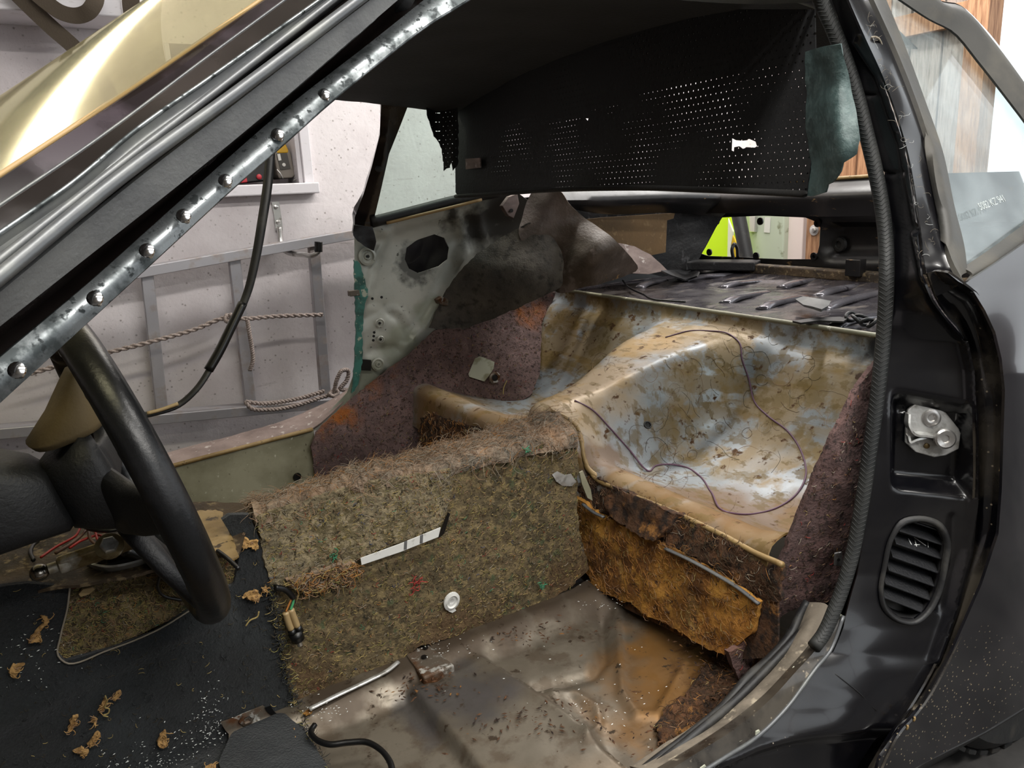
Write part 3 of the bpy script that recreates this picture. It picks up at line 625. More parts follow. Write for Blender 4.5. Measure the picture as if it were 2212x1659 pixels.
# ceiling tube lamps
def tube_lamp(c, L, power, label, col=(1, .97, .92), ax='x'):
    t = thing('ceiling_lamp', label, 'lamp', c); c = Vector(c)
    s = (L, .16, .05) if ax == 'x' else (.16, L, .05)
    box('housing', c+Vector((0, 0, .035)), s, M['white_wood'], t, bev=.01)
    e = Vector((L/2-.05, 0, 0)) if ax == 'x' else Vector((0, L/2-.05, 0))
    em = mat('lit_tube', 'ffffff', .5, emit=(*col, power*.12))
    d = Vector((0, .04, 0)) if ax == 'x' else Vector((.04, 0, 0))
    tube('light_tube', [c-e-d, c+e-d], .014, em, t, n=2, seg=10); tube('light_tube', [c-e+d, c+e+d], .014, em, t, n=2, seg=10)
    l = bpy.data.lights.new('tube_light', 'AREA'); l.shape = 'RECTANGLE'; l.size = L if ax == 'x' else .14; l.size_y = .14 if ax == 'x' else L
    l.energy = power; l.color = col; lo = bpy.data.objects.new('tube_light', l); lo.location = c-Vector((0, 0, .03)); COL.objects.link(lo)
    lo.parent = t; lo.matrix_parent_inverse = WORLD[t.name].inverted()
tube_lamp((.45, .30, 2.42), 2.3, 38, 'white twin tube ceiling lamp straight above the open door side')
tube_lamp((.9, -1.0, 2.42), 1.8, 45, 'white twin tube ceiling lamp farther out from the open door side')
def glare_lamp(x0, x1, z, power):  # added lamp, set where its reflection draws the windscreen glare band
    t = thing('added_glare_lamp', 'added warm white batten lamp high on the back wall, for the windscreen glare', 'lamp', ((x0+x1)/2, WY, z))
    box('housing', ((x0+x1)/2, WY-.03, z), (x1-x0, .06, .09), M['white_wood'], t, bev=.01)
    em = mat('lit_glare_batten', 'ffffff', .5, emit=(1, .93, .74, power*.9)); tube('light_tube', [Vector((x0+.04, WY-.085, z)), Vector((x1-.04, WY-.085, z))], .022, em, t, n=2, seg=12)
    l = bpy.data.lights.new('glare_light', 'AREA'); l.shape = 'RECTANGLE'; l.size = x1-x0; l.size_y = .09; l.energy = power; l.color = (1, .93, .78)
    lo = bpy.data.objects.new('glare_light', l); lo.location = ((x0+x1)/2, WY-.12, z); lo.rotation_euler = (math.radians(90), 0, math.radians(180)); COL.objects.link(lo)
    lo.rotation_euler = (math.radians(-90), 0, 0); lo.parent = t; lo.matrix_parent_inverse = WORLD[t.name].inverted()
tube_lamp((2.75, 1.7, 2.42), 1.2, 26, 'added white twin tube ceiling lamp over the tail of the car, for floor highlights', (1, .98, .95), 'y')  # added lamp, gives the luggage floor and ribs their highlights
tube_lamp((1.95, 2.3, 2.42), 1.6, 30, 'added white twin tube ceiling lamp brightening the back wall')  # added lamp to brighten the back wall
glare_lamp(-1.1, 1.2, 1.84, 7)

# ================================================================= the car shell
car = thing('car_body', 'stripped black two-door car shell with its interior removed', 'car', (1, 1.39, 0))
# ---- windscreen pillar nearest the camera
def E(pts, Yl, Yr):
    (x0, y0), (x1, y1) = pts[0], pts[1]; k = 130/(x1-x0); a = (x0-130, y0+(y0-y1)*k)
    (x0, y0), (x1, y1) = pts[-2], pts[-1]; k = 110/(y0-y1); b = (x1+(x1-x0)*k, y1-110)
    P = [a]+list(pts)+[b]; L = [0]
    for p, q in zip(P, P[1:]): L.append(L[-1]+math.hypot(q[0]-p[0], q[1]-p[1]))
    sl = (Yr-Yl)/L[-1]; a2 = (2.6*P[0][0]-1.6*P[1][0], 2.6*P[0][1]-1.6*P[1][1]); l2 = math.hypot(a2[0]-P[0][0], a2[1]-P[0][1])
    return [(a2[0], a2[1], Yl-sl*l2)]+[(p[0], p[1], Yl+(Yr-Yl)*l/L[-1]) for p, l in zip(P, L)]
e0 = E([(0, 378), (289, 188), (564, 0)], .64, .90)
e1 = E([(0, 443), (180, 322), (463, 112), (615, 0)], .625, .885)
e2 = E([(0, 503), (152, 398), (297, 278), (445, 174), (690, 0)], .61, .865)
e3 = E([(0, 562), (290, 333), (459, 203), (720, 0)], .585, .835)
e4 = E([(0, 580), (275, 360), (480, 204), (738, 0)], .60, .845)
e5 = E([(0, 597), (260, 383), (506, 203), (775, 0)], .575, .82)
e6 = E([(0, 618), (260, 408), (500, 225), (795, 0)], .59, .835)
e7 = E([(0, 692), (119, 600), (506, 297), (800, 47), (855, 0)], .60, .845)
e8 = E([(0, 775), (210, 600), (322, 500), (481, 358), (593, 260), (800, 98), (917, 4)], .635, .88)
e9 = E([(0, 863), (289, 600), (398, 500), (506, 401), (615, 307), (700, 231), (819, 134), (924, 54), (1000, 7)], .63, .875)
e7b = E([(0, 730), (160, 600), (500, 325), (810, 70), (880, 0)], .655, .90)
pil = loft('windscreen_pillar', [e6, e7, e7b, e8], M['gloss_dark'], car, n=60, sub=4, lin=True, thick=.004)
tag(pil, 'dark painted windscreen pillar crossing the upper left corner')
loft('glass_band', [e0, e1], M['frit'], pil, n=50, sub=3, thick=.004)
loft('edge_trim', [e1, e2], M['gloss_dark'], pil, n=50, sub=3, thick=.004)
loft('gutter_rail', [e2, [(p[0]+10, p[1]+18, (p[2]+q[2])/2+.004) for p, q in zip(e2, e2)], e3, e4], M['trimgrey'], pil, n=50, sub=4, thick=.004)
loft('gutter_groove', [e4, [(p[0], p[1], p[2]+.004) for p in e4], e5], M['gloss_dark'], pil, n=50, sub=2, thick=.003)
tube('gutter_bead', e5, .0055, M['trimgrey'], pil, n=50)
loft('rubber_face', [e6, e7], M['matte'], pil, n=50, sub=3, thick=.004, off=1)
st = loft('fixing_strip', [e8, [((p[0]+q[0])/2, (p[1]+q[1])/2, (p[2]+q[2])/2-.004) for p, q in zip(cr([Vector(k) for k in e8], 9), cr([Vector(k) for k in e9], 9))], e9], M['strip'], pil, n=60, sub=4, thick=.003, off=1)
tag(st, 'scuffed bare aluminium strip with rivets')
tube('highlight_line', e1, .0013, M['trimgrey'], pil, n=50, seg=6)  # tubes added on two band edges, standing in for their highlights
tube('highlight_line', e2, .0018, M['strip'], pil, n=50, seg=6)
tube('highlight_bead', e3, .0036, M['trimgrey'], pil, n=50, seg=8)  # light tube added along the ridge in place of its white highlight
tube('amber_line', e0, .0022, M['amber_edge'], pil, n=50, seg=6)
tube('strip_edge', e8, .0018, M['strip'], pil, n=50, seg=6)
tube('strip_edge', e9, .0018, M['strip'], pil, n=50, seg=6)
for (x, y) in ((38, 800), (206, 645), (318, 542), (397, 467), (487, 391), (600, 291), (700, 205)):
    yy = ip(x, [0, 1000], [.63, .87])-.006
    lathe('rivet', [(.0062, 0), (.006, .002), (.0035, .004), (.001, .0045)], at(x, y, y=yy), (-.35, -.85, .4), M['steelspot'], st, 14)
    lathe('rivet', [(.0025, 0), (.0022, .002), (.001, .003)], at(x+7, y+11, y=yy), (-.35, -.85, .4), M['steelspot'], st, 8)
# ---- windscreen, bulging away from the pillar
SA, SB = at(0, 378, y=.69), at(564, 0, y=.85); sd = SB-SA; sN = sd.cross(Vector((0, 1, 0))).normalized(); sN = sN if sN.z > 0 else -sN
def screen_line(s): return [SA+sd*t+Vector((0, (1.45-.35*t)*s, 0))+sN*(.11*math.sin(math.pi*s)) for t in (-1.15, -.8, -.45, -.2, .1, .4, .7, 1.0, 1.25)]
scr = loft('windscreen', [screen_line(k/16) for k in range(17)], M['screen'], car, n=30, sub=2, thick=.0)
tag(scr, 'curved windscreen with golden reflections')
# opposite windscreen pillar
tube('windscreen_pillar', screen_line(1.0), .022, M['gloss_dark'], car, n=20, seg=10)
# ---- bulkhead, scuttle and hinge post ahead of the opening
bk = box('bulkhead', (-.5, 1.39, .47), (.02, 1.56, .68), M['dirtmetal'], car)
box('scuttle', (-.44, 1.39, .825), (.2, 1.62, .03), M['gloss_dark'], bk)
box('hinge_post', (-.5, .60, .52), (.12, .1, .66), M['black'], bk, bev=.01); box('hinge_post', (-.5, 2.18, .52), (.12, .1, .66), M['black'], bk, bev=.01)
box('front_wing', (-.8, .575, .5), (.5, .02, .62), M['skin'], bk, bev=.006); box('front_wing', (-.8, 2.205, .5), (.5, .02, .62), M['skin'], bk, bev=.006)
box('sill_front', (.02, .60, .21), (1.0, .1, .13), M['black_dirty'], bk, bev=.02); box('sill_front', (-.15, 2.18, .27), (.6, .14, .14), M['silltop'], bk, bev=.02)
# ---- roof
nr = [Vector((.36, .885, 1.235)), Vector((.6, .86, 1.275)), Vector((.9, .835, 1.275)), Vector((1.15, .84, 1.245)), Vector((1.3, .86, 1.2))]
fr = [at(700, 203, y=1.955), at(735, 207, y=1.95), at(830, 216, y=1.95), at(925, 228, y=1.95), at(1050, 236, y=1.95), Vector((1.32, 1.92, 1.2))]
def crown(d): return [a.lerp(b, d)+Vector((0, 0, .04*math.sin(math.pi*d))) for a, b in zip(cr(nr, 6), cr(fr, 6))]
roof = loft('roof', [nr, crown(.25), crown(.5), crown(.75), fr], M['lining'], car, n=40, sub=6, thick=.012, off=1, bump=.003, bscale=9)
tag(roof, 'sagging charcoal headlining under the roof')
loft('roof_skin', [[p+Vector((0, -.02, .0)) for p in nr], [p+Vector((0, 0, .035)) for p in crown(.25)], [p+Vector((0, 0, .035)) for p in crown(.5)], [p+Vector((0, 0, .035)) for p in crown(.75)], [p+Vector((0, .02, 0)) for p in fr]], M['skin'], roof, n=30, sub=4, thick=.002)
tube('roof_rail', [at(880, 20, y=.872)]+[p+Vector((0, -.01, -.004)) for p in nr[:-1]], .016, M['rubber_dark'], roof, n=30, seg=10)
loft('door_head', [[(940, -40, .87), (1250, -70, .855), (1500, -25, .83), (1640, -8, .81), (1770, -2, .80)], [(930, -10, .875), (1250, -30, .86), (1490, 2, .84), (1640, 9, .82), (1735, 6, .81)]], M['rubber'], roof, n=30, sub=3, thick=.004)
# ---- opposite side of the shell
def YF(px, py): return ip(py, [200, 480, 520, 900], [1.955, 2.14, 2.15, 2.12])
fp = panel('door_pillar', [(824, 205), (884, 218), (878, 228), (858, 280), (838, 330), (818, 420), (806, 470), (803, 492), (785, 503), (766, 500), (766, 470), (785, 420), (803, 360), (820, 290)], yfun(YF), M['gloss_dark'], car, 12, thick=.03, relief=lambda x, y: .008*ss(0, 18, dseg(x, y, [(830, 200), (803, 360), (766, 480)])[0]))
tag(fp, 'black pillar between the white wall and the greenish side glass')
lathe('bolt', [(.011, 0), (.009, .006), (.004, .008)], at(818, 364, y=2.06), (0, -1, 0), M['rubber_dark'], fp, 12)
QP = [(766, 505), (800, 488), (880, 470), (960, 449), (1040, 430), (1118, 416), (1150, 440), (1140, 490), (1060, 540), (1000, 600), (960, 660), (940, 715), (880, 770), (820, 812), (760, 860), (690, 930), (676, 930), (720, 880), (750, 848), (764, 810), (770, 720), (767, 600)]
HOLE = [(900, 520), (940, 507), (962, 515), (972, 535), (968, 560), (950, 575), (905, 590), (885, 580), (876, 560), (880, 535)]
def qrel(x, y):
    h = 0
    for ln, w, a in (([(1005, 545), (975, 600), (950, 650), (918, 705), (870, 745)], 12, .012), ([(790, 690), (830, 668), (865, 690), (880, 725), (860, 750), (800, 760)], 10, -.009), ([(800, 500), (900, 475), (1040, 440)], 14, .008), ([(835, 505), (815, 560), (795, 640)], 12, .010), ([(985, 470), (1000, 520), (990, 560)], 11, .012), ([(1030, 460), (1040, 510)], 10, .010)):
        d, s = dseg(x, y, ln); h += a*math.exp(-(d/w)**2)
    if pip(x, y, [(845, 500), (985, 470), (1005, 545), (950, 650), (870, 745), (890, 700), (860, 660), (800, 660), (815, 560)]): h -= .006
    return h
qp = panel('quarter_inner_panel', QP, yfun(YF), M['primer'], car, 9, relief=qrel, holes=[HOLE], thick=.004)
tag(qp, 'grey-green primed inner quarter panel with a large oval hole')
panel('paint_edge', [(766, 560), (778, 570), (790, 612), (796, 632), (788, 665), (782, 720), (784, 775), (774, 832), (760, 850), (764, 810), (770, 720), (767, 600)], yfun(lambda x, y: YF(x, y)-.016), M['teal'], qp, 8, thick=.008, jag=1.5)
prism('square_hole', [at(x, y, y=2.115) for x, y in ((779, 776), (802, 778), (801, 801), (778, 800))], (0, .01, 0), M['capblack'], qp)
for (x, y, r) in ((793, 554, .026), (820, 698, .015), (822, 733, .011), (816, 787, .02), (905, 640, .0)):
    if r: lathe('boss', [(r, 0), (r, .004), (r*.75, .006), (r*.6, .002), (r*.45, .002), (r*.35, .007), (r*.2, .007), (r*.18, .001)], at(x, y, y=YF(x, y)-.012), (0, -1, .05), M['primer'], qp, 22)
for (x, y) in ((804, 645), (824, 642), (808, 718), (807, 726), (806, 735), (822, 733), (820, 698), (793, 554)):
    lathe('bolt_hole', [(.004, 0), (.004, .002)], at(x, y, y=YF(x, y)-.021), (0, -1, 0), M['capblack'], qp, 10)
box('clip', at(764, 633, y=2.12), (.03, .02, .016), M['rust'], qp)
prism('bracket', [at(x, y, y=2.095) for x, y in ((946, 648), (956, 641), (971, 646), (968, 661), (960, 660), (950, 657))], (0, .03, 0), M['rust'], qp, bev=.002)
pr = [at(x, y, y=2.06) for x, y in ((1085, 445), (1100, 425), (1118, 418), (1122, 440), (1110, 472), (1098, 466))]
prism('hinge_bracket', pr, (0, .02, 0), M['silltop'], qp, bev=.002)
lathe('bolt_hole', [(.006, 0), (.006, .003)], at(1104, 455, y=2.058), (0, -1, 0), M['capblack'], qp, 10)
# body side behind the inner panel, closes off the daylight
def outer(px, py): return at(px, py, y=ip(py, [200, 480, 900], [2.0, 2.25, 2.26]))
osk = panel('outer_side_skin', [(772, 506), (800, 496), (1040, 440), (1150, 425), (1420, 470), (1440, 640), (1100, 760), (900, 800), (768, 852), (774, 700)], outer, M['skin'], car, 40, thick=.003)
tube('glass_seal', [(803, 480, 2.125), (850, 468, 2.12), (900, 455, 2.115), (990, 432, 2.10), (1080, 414, 2.08)], .016, M['rubber_dark'], qp, seg=8)
tube('glass_edge', [(835, 482, 2.11), (900, 466, 2.10), (990, 444, 2.085), (1040, 431, 2.08)], .005, M['amber_edge'], qp, seg=6)
gl = panel('quarter_glass', [(876, 222), (990, 230), (1085, 240), (1100, 405), (985, 432), (803, 474), (818, 420), (838, 330)], yfun(lambda x, y: YF(x, y)+.012), M['green_glass'], car, 40, thick=.004)
tag(gl, 'greenish side glass in front of the white wall')
# sill on the opposite side
sl = loft('door_sill', [[(330, 1018, 2.1), (385, 1003, 2.1), (560, 957, 2.1), (675, 927, 2.1), (740, 872, 2.12)], [(325, 1010, 2.115), (380, 995, 2.115), (560, 948, 2.115), (675, 918, 2.115), (745, 862, 2.13)], [(310, 1005, 2.25), (372, 988, 2.25), (560, 938, 2.25), (700, 880, 2.25), (760, 842, 2.22)], [Vector((.1, 2.27, .28)), Vector((.3, 2.27, .28)), Vector((.55, 2.27, .3)), Vector((.65, 2.27, .35)), Vector((.75, 2.26, .4))]], M['silltop'], car, n=40, sub=4, bump=.002, bscale=25)
tag(sl, 'dusty reddish door sill ledge on the opposite side')
si = panel('sill_inner_face', [(250, 1040), (385, 1002), (560, 956), (678, 926), (684, 990), (690, 1060), (560, 1120), (400, 1140), (250, 1150)], yplane(2.1), M['sillpaint'], car, 14, relief=lambda x, y: .006*math.exp(-(dseg(x, y, [(385, 1006), (675, 932)])[0]/8)**2)-.004*ss(0, 20, dseg(x, y, [(600, 950), (610, 1090)])[0])*(x > 605), thick=.003)
tag(si, 'olive-grey painted inner face of the sill')
tube('sill_edge', [(330, 1018, 2.095), (385, 1003, 2.095), (560, 957, 2.095), (675, 927, 2.095)], .006, M['tanmetal'], si)
lathe('drain_hole', [(.012, 0), (.010, .003), (.007, .003), (.006, .001)], at(642, 1030, y=2.098), (0, -1, 0), M['capblack'], si, 14)
fl2 = mesh('footwell_floor', [Vector(p) for p in ((-.5, 1.5, .19), (.85, 1.5, .19), (.85, 2.12, .19), (-.5, 2.12, .19))], [(0, 1, 2, 3)], M['dirtmetal'], car, False, .004)
# ---- rear seat pans with the hump between them
CY = 1.39
bowl = [Vector((.85, 0, .33)), Vector((.862, 0, .40)), Vector((.87, 0, .44)), Vector((.90, 0, .448)), Vector((.95, 0, .425)), Vector((1.03, 0, .40)), Vector((1.13, 0, .41)), Vector((1.23, 0, .455)), Vector((1.31, 0, .53)), Vector((1.37, 0, .61)), Vector((1.405, 0, .645)), Vector((1.412, 0, .68))]
hump = [Vector((.82, 0, .44)), Vector((.825, 0, .53)), Vector((.835, 0, .55)), Vector((.86, 0, .556)), Vector((.92, 0, .56)), Vector((.99, 0, .568)), Vector((1.07, 0, .585)), Vector((1.17, 0, .612)), Vector((1.27, 0, .63)), Vector((1.35, 0, .645)), Vector((1.405, 0, .655)), Vector((1.412, 0, .68))]
NB = 70; B1, H1 = cr(bowl, NB), cr(hump, NB)
def seat(i, y):
    u = i/(NB-1); cy = 1.325+.085*ss(0, .75, u); d = abs(y-cy); w0 = .015+.10*ss(.1, .95, u)
    w = ss(w0, w0+(.13 if y < cy else .12), d); e = ss(.56, .74, abs(y-CY))
    p = H1[i].lerp(B1[i], w); k = math.sin(math.pi*min(1, i/NB))*(ss(.3, .65, u) if y > cy else 1)
    p = p+Vector((0, 0, .07*e*k))+Vector((-.02*e*k, 0, 0))
    return Vector((p.x, y, p.z))
ys = [CY-.655+1.395*j/110 for j in range(111)]
v = [seat(i, y) for i in range(NB) for y in ys]; ny = len(ys)
for i, p in enumerate(v):
    p.z += .0022*noise.noise(p*11)+.001*noise.noise(p*31)
f = [(i*ny+j, i*ny+j+1, (i+1)*ny+j+1, (i+1)*ny+j) for i in range(NB-1) for j in range(ny-1)]
sp = mesh('seat_pan', v, f, M['seatpan'], car, True, .003, -1)
tag(sp, 'twin rear seat pans pressed in grey metal, stained yellow')
lathe('drain_hole', [(.009, 0), (.008, .002), (.006, .002), (.005, .0)], at(1399, 918, y=1.17), (-.2, -.75, .6), M['capblack'], sp, 14)
for k in range(26):
    y = .9+k*.047
    lathe('spot_weld', [(.0042, 0), (.0042, .0015), (.002, .0005)], Vector((1.4075, y, .664)), (-1, 0, .15), M['seatpan'], sp, 8)
# ---- transmission tunnel
TF, TR, TT = at(640, 1540, z=.2), at(1250, 1290, z=.2), at(1240, 955, z=.55)
TT2 = at(540, 1110, z=.55)
tside = plane3(TF, TR, (TT+TT2)/2)
base3 = [tside(*p) for p in ((60, 1800), (640, 1545), (900, 1436), (1262, 1287))]
top_px = [(200, 1215), (400, 1165), (545, 1112), (760, 1042), (965, 1008), (1080, 978), (1180, 955), (1238, 948)]
near3 = [tside(*p) for p in top_px]
ridge_px = [(150, 1150), (380, 1105), (535, 1080), (640, 1058), (760, 1012), (850, 988), (960, 957), (1100, 917), (1182, 886), (1202, 885)]
ridge3 = [at(x, y, y=1.33) for x, y in ridge_px]
def off(P, d): return [p+Vector(d) for p in P]
rn = cr(near3, 30); rr = cr(ridge3, 30)
tn = loft('tunnel', [off(cr(base3, 30), (0, .045, 0)), off(cr(base3, 30), (0, .05, .06)), [p+Vector((0, .04, -.06)) for p in rn], [p.lerp(q, .2)+Vector((0, .035, -.03)) for p, q in zip(rn, rr)], [q-Vector((0, 0, .03)) for q in rr], [Vector((q.x, 1.43, q.z-.12)) for q in rr], [Vector((q.x, 1.50, .19)) for q in rr]], M['dirtmetal'], car, n=40, sub=5, thick=.003)
tag(tn, 'raised transmission tunnel running down the middle')
tube('tunnel_end_flange', [(1196, 893, 1.33), (1222, 905, 1.29), (1245, 925, 1.27), (1256, 950, 1.25), (1262, 985, 1.23), (1272, 1015, 1.2), (1290, 1030, 1.18)], .006, M['tanmetal'], tn)
# ---- floor pan
FP = [(560, 1560), (640, 1535), (760, 1488), (850, 1445), (885, 1395), (1000, 1360), (1090, 1348), (1240, 1300), (1300, 1262), (1400, 1315), (1500, 1362), (1590, 1405), (1640, 1370), (1700, 1390), (1660, 1470), (1571, 1540), (1470, 1620), (1400, 1700), (1300, 1780), (500, 1800), (500, 1600)]
STEP = [(560, 1630), (640, 1592), (760, 1548), (880, 1500), (960, 1462), (1040, 1420), (1150, 1375), (1230, 1340), (1290, 1318), (1360, 1312), (1420, 1318), (1480, 1350)]
L1 = [(880, 1500), (940, 1570), (1000, 1640), (1060, 1720)]; L2 = [(1040, 1425), (1150, 1500), (1260, 1590), (1380, 1700)]
def frel(x, y):
    h = 0; d, s = dseg(x, y, STEP); d *= s
    h += .030*ss(24, -20, d)
    band = ss(-16, 10, dseg(x, y, L1)[0]*-dseg(x, y, L1)[1])*ss(-10, 16, dseg(x, y, L2)[0]*dseg(x, y, L2)[1])
    h += .022*band*ss(-4, 26, d)
    for ln, w, a in (([(1160, 1488), (1230, 1470), (1280, 1455), (1305, 1425), (1300, 1350)], 12, -.012), ([(1335, 1330), (1340, 1420), (1345, 1500), (1375, 1545), (1420, 1550), (1480, 1440)], 11, .009), ([(900, 1455), (960, 1500)], 14, -.006), ([(1195, 1520), (1240, 1580), (1275, 1610)], 24, .01), ([(1170, 1510), (1240, 1500), (1290, 1530), (1295, 1570), (1270, 1610)], 10, .006)):
        dd, _ = dseg(x, y, ln); h += a*math.exp(-(dd/w)**2)
    return h
fpn = panel('floor_pan', FP, zplane(.2), M['floorpan'], car, 7, relief=frel, thick=.003, bump=.0012, bscale=14)
tag(fpn, 'grimy bare metal floor pan with pressed ribs')
mesh('floor_underside', [Vector(p) for p in ((-.6, .62, .17), (1.0, .62, .17), (1.0, 1.25, .17), (-.6, 1.25, .17))], [(0, 1, 2, 3)], M['dirtmetal'], fpn, False, .004)
prism('seat_bracket', [at(x, y, z=.232) for x, y in ((872, 1408), (925, 1392), (982, 1436), (915, 1464))], (0, 0, -.03), M['rust'], fpn, bev=.003)
for (x, y) in ((919, 1400), (916, 1420)): lathe('bolt_hole', [(.005, 0), (.005, .002)], at(x, y, z=.2335), (0, 0, 1), M['capblack'], fpn, 10)
tube('floor_seam', [at(x, y, z=.236) for x, y in ((668, 1532), (720, 1506), (800, 1468), (838, 1448), (860, 1430))], .0045, M['silver'], fpn, flat=.6)
# ---- seat front riser under the lip
rsurf = plane3(Vector((.855, 1.1, .42)), Vector((.855, .7, .42)), Vector((.83, .9, .2)))
rm = panel('seat_riser', [(1236, 1040), (1300, 1085), (1420, 1135), (1530, 1190), (1680, 1270), (1680, 1420), (1580, 1425), (1290, 1285), (1245, 1240)], rsurf, M['rotfoam'], car, 18, thick=.004, bump=.002)
tag(rm, 'upright front panel below the rear seat pan')
# ---- cargo floor with pressed ribs
CZ = .68
v, f = [], []
nx, nyy = 80, 260
RIBS = [((1646, 668), (1725, 643)), ((1766, 640), (1878, 613)), ((1779, 670), (1905, 630)), ((1688, 621), (1799, 601)), ((1565, 655), (1656, 631)), ((1477, 606), (1617, 592)), ((1380, 622), (1434, 605)), ((1802, 706), (1900, 680)), ((1560, 622), (1650, 606))]
R3 = [(at(*a, z=CZ), at(*b, z=CZ)) for a, b in RIBS]
for i in range(nx+1):
    for j in range(nyy+1):
        x = 1.412+.72*i/nx; y = .62+1.5*j/nyy; z = CZ
        z += .004*noise.noise(Vector((x*6, y*6, 1)))+.0025*noise.noise(Vector((x*21, y*21, 3)))
        if x > 1.95: z += (x-1.95)*.12
        v.append(Vector((x, y, z)))
f = [(i*(nyy+1)+j, (i+1)*(nyy+1)+j, (i+1)*(nyy+1)+j+1, i*(nyy+1)+j+1) for i in range(nx) for j in range(nyy)]
cf = mesh('cargo_floor', v, f, M['cargo'], car, True, .003, -1); tag(cf, 'shiny black ribbed luggage floor behind the seats')
for a, b in R3: tube('floor_rib', [a-Vector((0, 0, .003)), a.lerp(b, .12)+Vector((0, 0, .003)), a.lerp(b, .6)+Vector((0, 0, .003)), b-Vector((0, 0, .003))], .019, M['rib'], cf, seg=14, n=24, flat=.5)
tube('floor_lip', [Vector((1.412, .62, .682)), Vector((1.412, 1.3, .682)), Vector((1.412, 2.14, .682))], .006, M['sillpaint'], cf)
box('cross_channel', (2.03, 1.98, .715), (.10, .24, .03), M['tar'], cf, Matrix.Rotation(.5, 3, 'Z'), .004)
tube('floor_loop', [(1584, 560, 2.0), (1582, 535, 2.0), (1586, 527, 2.0), (1591, 533, 2.0), (1594, 556, 2.0)], .006, M['tail'], cf)
box('floor_beam', (2.075, 1.3, .705), (.05, 1.3, .03), M['dirtmetal'], cf, None, .004)
box('catch', at(1848, 578, x=2.05), (.03, .05, .05), M['tail'], cf)
# ---- tail panel with the lamp opening
TXc = 2.12
TO = [(1556, 470), (1600, 468), (1650, 466), (1740, 470), (1760, 478), (1772, 492), (1770, 530), (1766, 546), (1752, 560), (1690, 560), (1640, 558), (1610, 556), (1530, 553), (1514, 548), (1522, 535), (1538, 505)]
def trel(x, y):
    h = .03*math.exp(-(dseg(x, y, [(1500, 442), (1700, 440), (2000, 445)])[0]/14)**2)
    if x > 1776 and 484 < y < 556: h -= .04*ss(1776, 1790, x)*ss(482, 492, y)*ss(558, 548, y)
    return h
tp = panel('tail_panel', [(1420, 425), (1560, 400), (1760, 385), (1900, 378), (2200, 370), (2300, 620), (1900, 625), (1640, 600), (1470, 600), (1480, 500)], xplane(TXc), M['tail'], car, 14, relief=trel, holes=[TO], thick=.004)
tag(tp, 'dull black tail panel with an open lamp aperture')
loft('tail_ledge', [[at(1430, 421, x=2.10), at(1700, 398, x=2.05), at(1900, 384, x=2.05)], [at(1430, 432, x=2.0), at(1700, 428, x=1.98), at(1900, 420, x=1.98)], [at(1440, 462, x=2.0), at(1650, 462, x=2.0), at(1780, 468, x=2.0), at(1900, 465, x=2.0)]], M['tail'], tp, n=30, sub=4, thick=.004)
tube('ledge_edge', [at(1700, 393, x=2.05), at(1830, 384, x=2.05), at(1905, 379, x=2.05)], .006, M['tanmetal'], tp)
for (x, y) in ((1548, 478), (1532, 545), (1642, 478), (1633, 553), (1766, 482), (1758, 554)):
    lathe('lamp_tab', [(.013, -.003), (.013, .002), (.006, .002), (.005, -.004)], at(x, y, x=TXc-.003), (-1, 0, 0), M['tail'], tp, 12)
lathe('plug', [(.025, 0), (.022, .008), (.012, .01), (.01, .004)], at(1815, 528, x=TXc+.03), (-1, 0, 0), M['rubber_dark'], tp, 16)
# cargo side wall pieces
tb_ = panel('side_tar_panel', [(1225, 440), (1300, 455), (1440, 455), (1545, 450), (1560, 470), (1535, 510), (1510, 560), (1496, 600), (1440, 600), (1400, 590), (1300, 560), (1225, 520)], yfun(lambda x, y: ip(x, [1225, 1440, 1560], [2.16, 2.15, 2.06])), M['tar'], car, 14, thick=.004, bump=.004, bscale=24)
tag(tb_, 'tar-black ribbed side wall of the luggage space')
loft('side_rail', [[(1180, 400, 2.05), (1300, 395, 2.05), (1450, 395, 2.03), (1600, 405, 2.0)], [(1190, 430, 2.0), (1300, 432, 2.0), (1450, 428, 1.98), (1600, 430, 1.95)], [(1200, 445, 2.1), (1300, 462, 2.1), (1440, 460, 2.08), (1560, 468, 2.04)]], M['tail'], car, n=30, sub=4, thick=.004)
# ---- near side: seat-side inner wall
# ---- door jamb
JL = [(1790, -20), (1850, 150), (1890, 300), (1915, 400), (1930, 500), (1932, 600), (1926, 720), (1912, 850), (1895, 980), (1875, 1110), (1852, 1240), (1818, 1355), (1790, 1412), (1765, 1442), (1700, 1530), (1640, 1590), (1560, 1640), (1500, 1690)]
JR = [(1825, -20), (1867, 77), (1906, 162), (1956, 308), (1990, 500), (2003, 590), (2022, 640), (2048, 681), (2088, 735), (2100, 800), (2105, 900), (2105, 1080), (2095, 1180), (2070, 1300), (2030, 1420), (1975, 1520), (1930, 1590), (1870, 1690)]
def xl(py): return ip(py, [p[1] for p in JL], [p[0] for p in JL])
def xr_(py): return ip(py, [p[1] for p in JR], [p[0] for p in JR])
def Yl(py): return ip(py, [0, 300, 600, 900, 1200, 1400, 1660], [.80, .735, .665, .645, .635, .625, .61])
def Yr(py): return ip(py, [0, 300, 600, 900, 1200, 1450, 1660], [.765, .69, .605, .565, .56, .555, .56])
def YJ(px, py):
    a, b = xl(py), xr_(py); t = (px-a)/(b-a); return Yl(py)+(Yr(py)-Yl(py))*t
VO = [(1985, 1113), (2035, 1130), (2053, 1170), (2048, 1220), (2030, 1290), (2010, 1325), (1980, 1347), (1940, 1345), (1905, 1315), (1897, 1280), (1905, 1220), (1920, 1160), (1945, 1122)]
VI = [(1980, 1127), (2022, 1140), (2038, 1170), (2034, 1215), (2015, 1290), (1998, 1318), (1975, 1337), (1942, 1333), (1914, 1306), (1908, 1280), (1917, 1215), (1932, 1160), (1952, 1135)]
